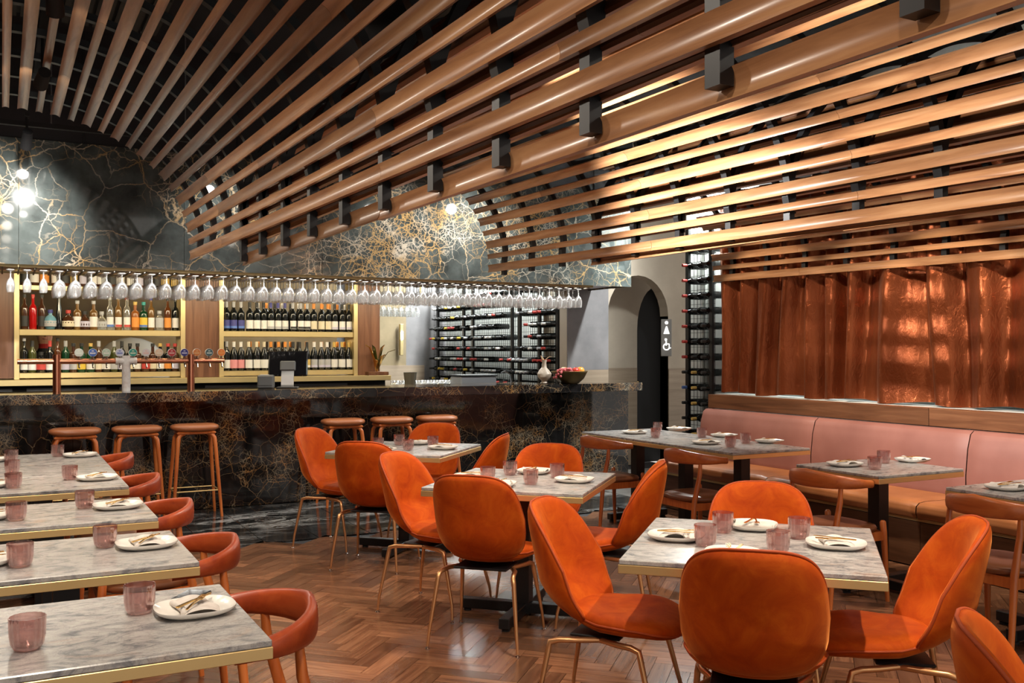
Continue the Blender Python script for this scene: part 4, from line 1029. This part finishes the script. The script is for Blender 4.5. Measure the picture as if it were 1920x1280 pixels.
for k, nm, u, v, du, dv, dist, tw in CH:
    dist, tw, lat = adj[(k, nm)]
    u -= lat*.7; v += lat*.7
    rz = math.atan2(-dv, -du)-PI/2+tw
    place(bc, used, (u+du*dist, v+dv*dist, 0), rz, f'orange velvet shell chair on the {nm} of {tn[k]}', 'orange velvet shell chairs')
place(bc, used, (2.10, 1.20, 0), -PI*.75-.10, 'orange velvet shell chair cut off at the bottom right corner', 'orange velvet shell chairs')

# ================================================================== CURVED-BACK WOODEN CHAIRS
ec = thing('elbow_chair', 'x', 'chair')
def rail_pts(n=28):
    P = []
    for i in range(n+1):
        t = i/n*2-1; a = -PI/2+t*1.78
        P.append((t, Vector((.248*math.cos(a), .02+.215*math.sin(a), .70+.015*(1-abs(t))))))
    return P
mb = MB(); P = rail_pts(); vs = []; ns = 12
for i, (t, p) in enumerate(P):
    tg_ = (P[min(i+1, len(P)-1)][1]-P[max(i-1, 0)][1]).normalized(); side = Vector((tg_.y, -tg_.x, 0)).normalized()
    hh = .0235+.030*max(0, 1-abs(t)*1.15)**.8; th_ = .017+.007*abs(t)
    for j in range(ns):
        an = 2*PI*j/ns; vs.append(p+side*sgnp(math.cos(an), .75)*th_+Vector((0, 0, sgnp(math.sin(an), .75)*hh+.012*(1-abs(t)))))
fs = [tuple(reversed(range(ns))), tuple(range((len(P)-1)*ns, len(P)*ns))]
for i in range(len(P)-1):
    for j in range(ns): fs.append((i*ns+j, i*ns+(j+1) % ns, (i+1)*ns+(j+1) % ns, (i+1)*ns+j))
mb.add(vs, fs).build('back_rail', M['chairrail'], ec, 50)
def legt(sx, pts, rs): MB().tube([(x*sx, y, z) for x, y, z in pts], rs, 12).build('leg', M['chairwood'], ec, 60)
for sx in (-1, 1):
    legt(sx, [(.205, -.215, 0), (.198, -.175, .42), (.192, -.125, .60), (.190, -.115, .70)], [.012, .019, .016, .012])
    legt(sx, [(.225, .225, 0), (.215, .205, .40), (.212, .20, .465), (.212, .20, .475)], [.012, .019, .018, .010])
for a, b in (((-.2, -.17, .385), (.2, -.17, .385)), ((-.213, .2, .385), (.213, .2, .385)), ((-.2, -.17, .385), (-.213, .2, .385)), ((.2, -.17, .385), (.213, .2, .385))):
    MB().tube([a, b], 1, sq=(.022, .05)).build('seat_rail', M['chairwood'], ec)
def ss(r, th):
    p = 2/2.9; return Vector((.232*sgnp(math.cos(th), p)*r*(1-.05*math.sin(th)*-1), .215*sgnp(math.sin(th), p)*r+.01, .432-.012*(1-r*r)))
shell(ss, .052, 6, 36).build('seat', M['brownseat'], ec, True)
rail_light = [c for c in ec.children if c.name.startswith('back_rail')][0].data.copy(); rail_light.materials[0] = M['chairrail_light']
eu = []
for i, (v, s) in enumerate(((2.72, 'nearest left-hand table beside the phone'), (3.72, 'second table of the left row'), (4.70, 'third table of the left row'), (5.75, 'first far joined left table'), (7.0, 'last far joined left table by the stools'))):
    place(ec, eu, (.585, v, 0), PI/2, f'red-orange curved-back wooden chair at the {s}', 'curved-back wooden chairs')
for u, v, s in ((4.40, 5.46, 'near end of the joined banquette row'), (4.40, 6.60, 'far end of the joined banquette row'), (4.36, 4.16, 'single banquette table'), (4.33, 3.04, 'table at the right edge')):
    o = place(ec, eu, (u, v, 0), -PI/2, f'orange curved-back wooden chair at the {s}', 'curved-back wooden chairs')
    for ch in o.children:
        if ch.name.startswith('back_rail'): ch.data = rail_light

# ================================================================== BAR STOOLS
bs = thing('bar_stool', 'x', 'stool')
def sst(r, th):
    p = 2/3.0; return Vector((.205*sgnp(math.cos(th), p)*r, .155*sgnp(math.sin(th), p)*r, .782+.008*(math.cos(th)*r)**2))
shell(sst, .062, 6, 40).build('seat_pad', M['stoolseat'], bs, True)
MB().box((0, 0, .742), (.33, .24, .026), 0, .01).build('seat_board', M['chairwood'], bs, 30)
for sx in (-1, 1):
    for sy in (-1, 1):
        MB().tube([(.10*sx, .075*sy, .735), (.135*sx, .095*sy, .725), (.152*sx, .105*sy, .695), (.160*sx, .112*sy, .62), (.205*sx, .165*sy, 0)], [.018, .019, .019, .018, .012], 12).build('leg', M['chairwood'], bs, 60)
fr_ = [(.187, .143), (-.187, .143), (-.187, -.143), (.187, -.143), (.187, .143)]
for i in range(4): MB().tube([(*fr_[i], .235), (*fr_[i+1], .235)], .006, 8).build('footrest_bar', M['brass'], bs, 40)
su = []
for i, u in enumerate((.545, 1.035, 1.515)): place(bs, su, (u, 8.86, 0), 0, f'bar stool with cognac leather seat, {ORD[i]} from left at the bar', 'bar stools')
for i, u in enumerate((2.88, 3.375, 3.855)): place(bs, su, (u, 8.86, 0), 0, f'bar stool behind the velvet chairs, {ORD[i]} of the right-hand three', 'bar stools')

# ================================================================== TABLEWARE
def squircle(a, R, n=3.0): return R/((abs(math.cos(a))**n+abs(math.sin(a))**n)**(1/n))
def plate_mesh():
    prof = [(0, .004), (.55, .0045), (.70, .006), (.90, .016), (1.0, .022), (1.0, .018), (.92, .010), (.72, 0), (0, 0)]
    n = 40; mb = MB(); vs = []; fs = []
    for r, z in prof:
        for j in range(n):
            a = 2*PI*j/n; R = squircle(a, .102, 2.7); vs.append((R*r*math.cos(a)*1.05, R*r*math.sin(a)*.95, z))
    for i in range(len(prof)-1):
        for j in range(n): fs.append((i*n+j, i*n+(j+1) % n, (i+1)*n+(j+1) % n, (i+1)*n+j))
    me = mb.add(vs, fs).mesh('plate', 50); me.materials.append(M['porcelain']); return me
plate_me = plate_mesh()
def napkin_mesh():
    mb = MB()
    def f(s, t):
        x = (s-.5)*.155; y = (t-.5)*.105
        z = .009+.013*max(0, math.sin(PI*t))**.5+.009*(abs(s-.5)*2)**2*max(0, math.sin(PI*t))+.003*math.sin(9*s+3*t)
        return (x+.01*math.sin(4*t), y+.012*math.sin(3*s), z)
    mb.grid(f, 18, 12)
    o = len(mb.v); mb.grid(lambda s, t: (lambda p: (p[0], p[1], .0065))(f(s, t)), 18, 12)
    # rolled front lip
    mb.tube([((s-.5)*.15, -.046+.012*math.sin(3*s), .016) for s in [i/10 for i in range(11)]], .0085, 8)
    me = mb.mesh('napkin', 60); me.materials.append(M['linen']); return me
nap_me = napkin_mesh()
def fork_mesh():
    mb = MB().tube([(-.085, 0, 0), (-.03, 0, .003), (.02, 0, .001), (.035, 0, 0)], 1, sq=(.007, .0025))
    mb.box((.045, 0, 0), (.022, .020, .0022))
    for k in range(4): mb.box((.073, -.0085+k*.00567, .001), (.036, .003, .002))
    me = mb.mesh('fork'); me.materials.append(M['gold']); return me
def knife_mesh():
    mb = MB().tube([(-.09, 0, 0), (0, 0, 0)], 1, sq=(.010, .004)); mb.prism([(0, -.006), (.085, -.008), (.10, 0), (.09, .006), (0, .005)], lambda x, y, t: (x, y, t), -.001, .001)
    me = mb.mesh('knife'); me.materials.append(M['gold']); return me
fork_me, knife_me = fork_mesh(), knife_mesh()
def tumbler_mesh():
    n = 64; prof = [(0, .004), (.022, .001), (.030, .003), (.036, .014), (.0395, .035), (.041, .080), (.0395, .080), (.038, .036), (.034, .016), (.027, .009), (0, .009)]
    me = MB().lathe(prof, n, rfun=lambda a, i: 1+(.030*math.cos(16*a) if 3 <= i <= 5 else .018*math.cos(16*a) if i == 2 else 0)).mesh('tumbler', 60); me.materials.append(M['pink_glass']); return me
tum_me = tumbler_mesh()
GP = 'place settings on the tables'
def setting(u, v, face, where, fork=True, cut=0.):
    """face: direction (radians) the diner looks towards"""
    o = obj('plate', plate_me, None, (u, v, ZT), face); tag(o, f'white squarish plate {where}', 'plate', 'white plates')
    r2 = random.uniform(-.12, .12)
    o = obj('napkin', nap_me, None, (u, v, ZT+.0), face+PI/2+r2); tag(o, f'folded linen napkin {where}', 'napkin', 'linen napkins')
    if fork:
        fw = Vector((math.cos(face), math.sin(face), 0)); sd = Vector((-fw.y, fw.x, 0))
        for me, nm, off, a in ((fork_me, 'fork', .012, .12), (knife_me, 'knife', -.014, -.18)):
            p = Vector((u, v, ZT+.0315))+sd*off
            o = obj(nm, me, None, p); o.scale = (.8, .9, 1); o.rotation_euler = (0, -.03, face+a+cut); tag(o, f'gold {nm} on the napkin {where}', nm, 'gold cutlery')
def tumbler(u, v, where):
    o = obj('tumbler', tum_me, None, (u, v, ZT), random.uniform(0, 3)); tag(o, f'ribbed pink glass tumbler {where}', 'glass', 'pink tumblers')
ln = ['on the nearest left table', 'on the second left table', 'on the third left table', 'on the first far joined left table', 'on the middle far joined left table', 'on the last far joined left table']
for i, v in enumerate(Lv):
    if i != 4:
        setting(.47, v+.02, PI, 'at the aisle seat '+ln[i], True, -2.2); tumbler(.335, v+.085, 'at the aisle seat '+ln[i])
    if i in (1, 2, 3, 5): setting(-.065, v-.03, 0, 'at the wall seat '+ln[i])
    tumbler(.055, v-.125, 'at the wall seat '+ln[i])
ph = thing('phone', 'black phone lying on the nearest left table behind the plate', 'phone', (.478, 2.905, ZT), -.62)
MB().box((0, 0, .004), (.075, .155, .008), 0, .003).build('case', M['matte_black'], ph, 30); MB().box((0, 0, .0082), (.068, .147, .0008)).build('screen', M['phone'], ph)
for k, (u, v) in enumerate(SQ):
    for nm, du, dv in (('near', -.7071, -.7071), ('left', -.7071, .7071), ('right', .7071, -.7071), ('far', .7071, .7071)):
        su_, sv_ = -dv, du
        lat = {'near': -.06, 'left': .02, 'right': 0, 'far': .02}[nm]
        pu, pv = u+du*.29+su_*lat, v+dv*.29+sv_*lat
        setting(pu, pv, math.atan2(-dv, -du), f'at the {nm} seat of the {tn[k]}')
        gl_o = {'near': (.17, .09), 'left': (.17, .12), 'right': (.16, .13), 'far': (.17, .13)}[nm]
        tumbler(u+du*gl_o[0]-su_*gl_o[1]*-1, v+dv*gl_o[0]+sv_*gl_o[1], f'at the {nm} seat of the {tn[k]}')
for px, py, nm in ((1443, 829.5, 'banquette side of the near joined table'), (1358, 818.5, 'banquette side of the middle joined table'), (1273, 806, 'banquette side of the far joined table'), (1711, 865, 'banquette side of the single table')):
    p = onz(px, py, ZT); setting(p.x, p.y, PI, 'on the '+nm)
for px, py, nm in ((1324, 832, 'aisle side of the near joined table'), (1190, 812.5, 'aisle side of the far joined table'), (1584, 873, 'aisle side of the single table'), (1888, 917, 'aisle side of the right-edge table')):
    p = onz(px, py, ZT); setting(p.x, p.y, 0, 'on the '+nm)
for px, py, nm in ((1369.5, 838, 'front of the near joined table'), (1398, 831, 'back of the near joined table'), (1316, 820, 'middle joined table'), (1229, 820, 'front of the far joined table'), (1233, 808, 'back of the far joined table'), (1640, 880, 'front of the single table'), (1657, 868, 'back of the single table')):
    p = onz(px, py, ZT); tumbler(p.x, p.y, 'on the '+nm)

# ================================================================== LIGHTING TRACKS
tk = thing('lighting_track', 'black lighting track hung in front of the marble canopy', 'track', (0, 8.02, 3.155))
MB().box((.3, 0, .0), (2.4, .045, .035)).build('rail', M['matte_black'], tk)
for u in (.33, 1.3, -.7): MB().tube([(u, 0, .01), (u, 0, .945)], .006, 8).build('hanger_rod', M['steel'], tk)
tk = thing('lighting_track', 'black lighting track running above the left slatted vault', 'track', (.21, 4.2, 3.335))
MB().box((0, 0, 0), (.045, 6.0, .035)).build('rail', M['matte_black'], tk)
for v in (-2.4, 0, 2.4): MB().tube([(0, v, .01), (0, v, .765)], .006, 8).build('hanger_rod', M['steel'], tk)
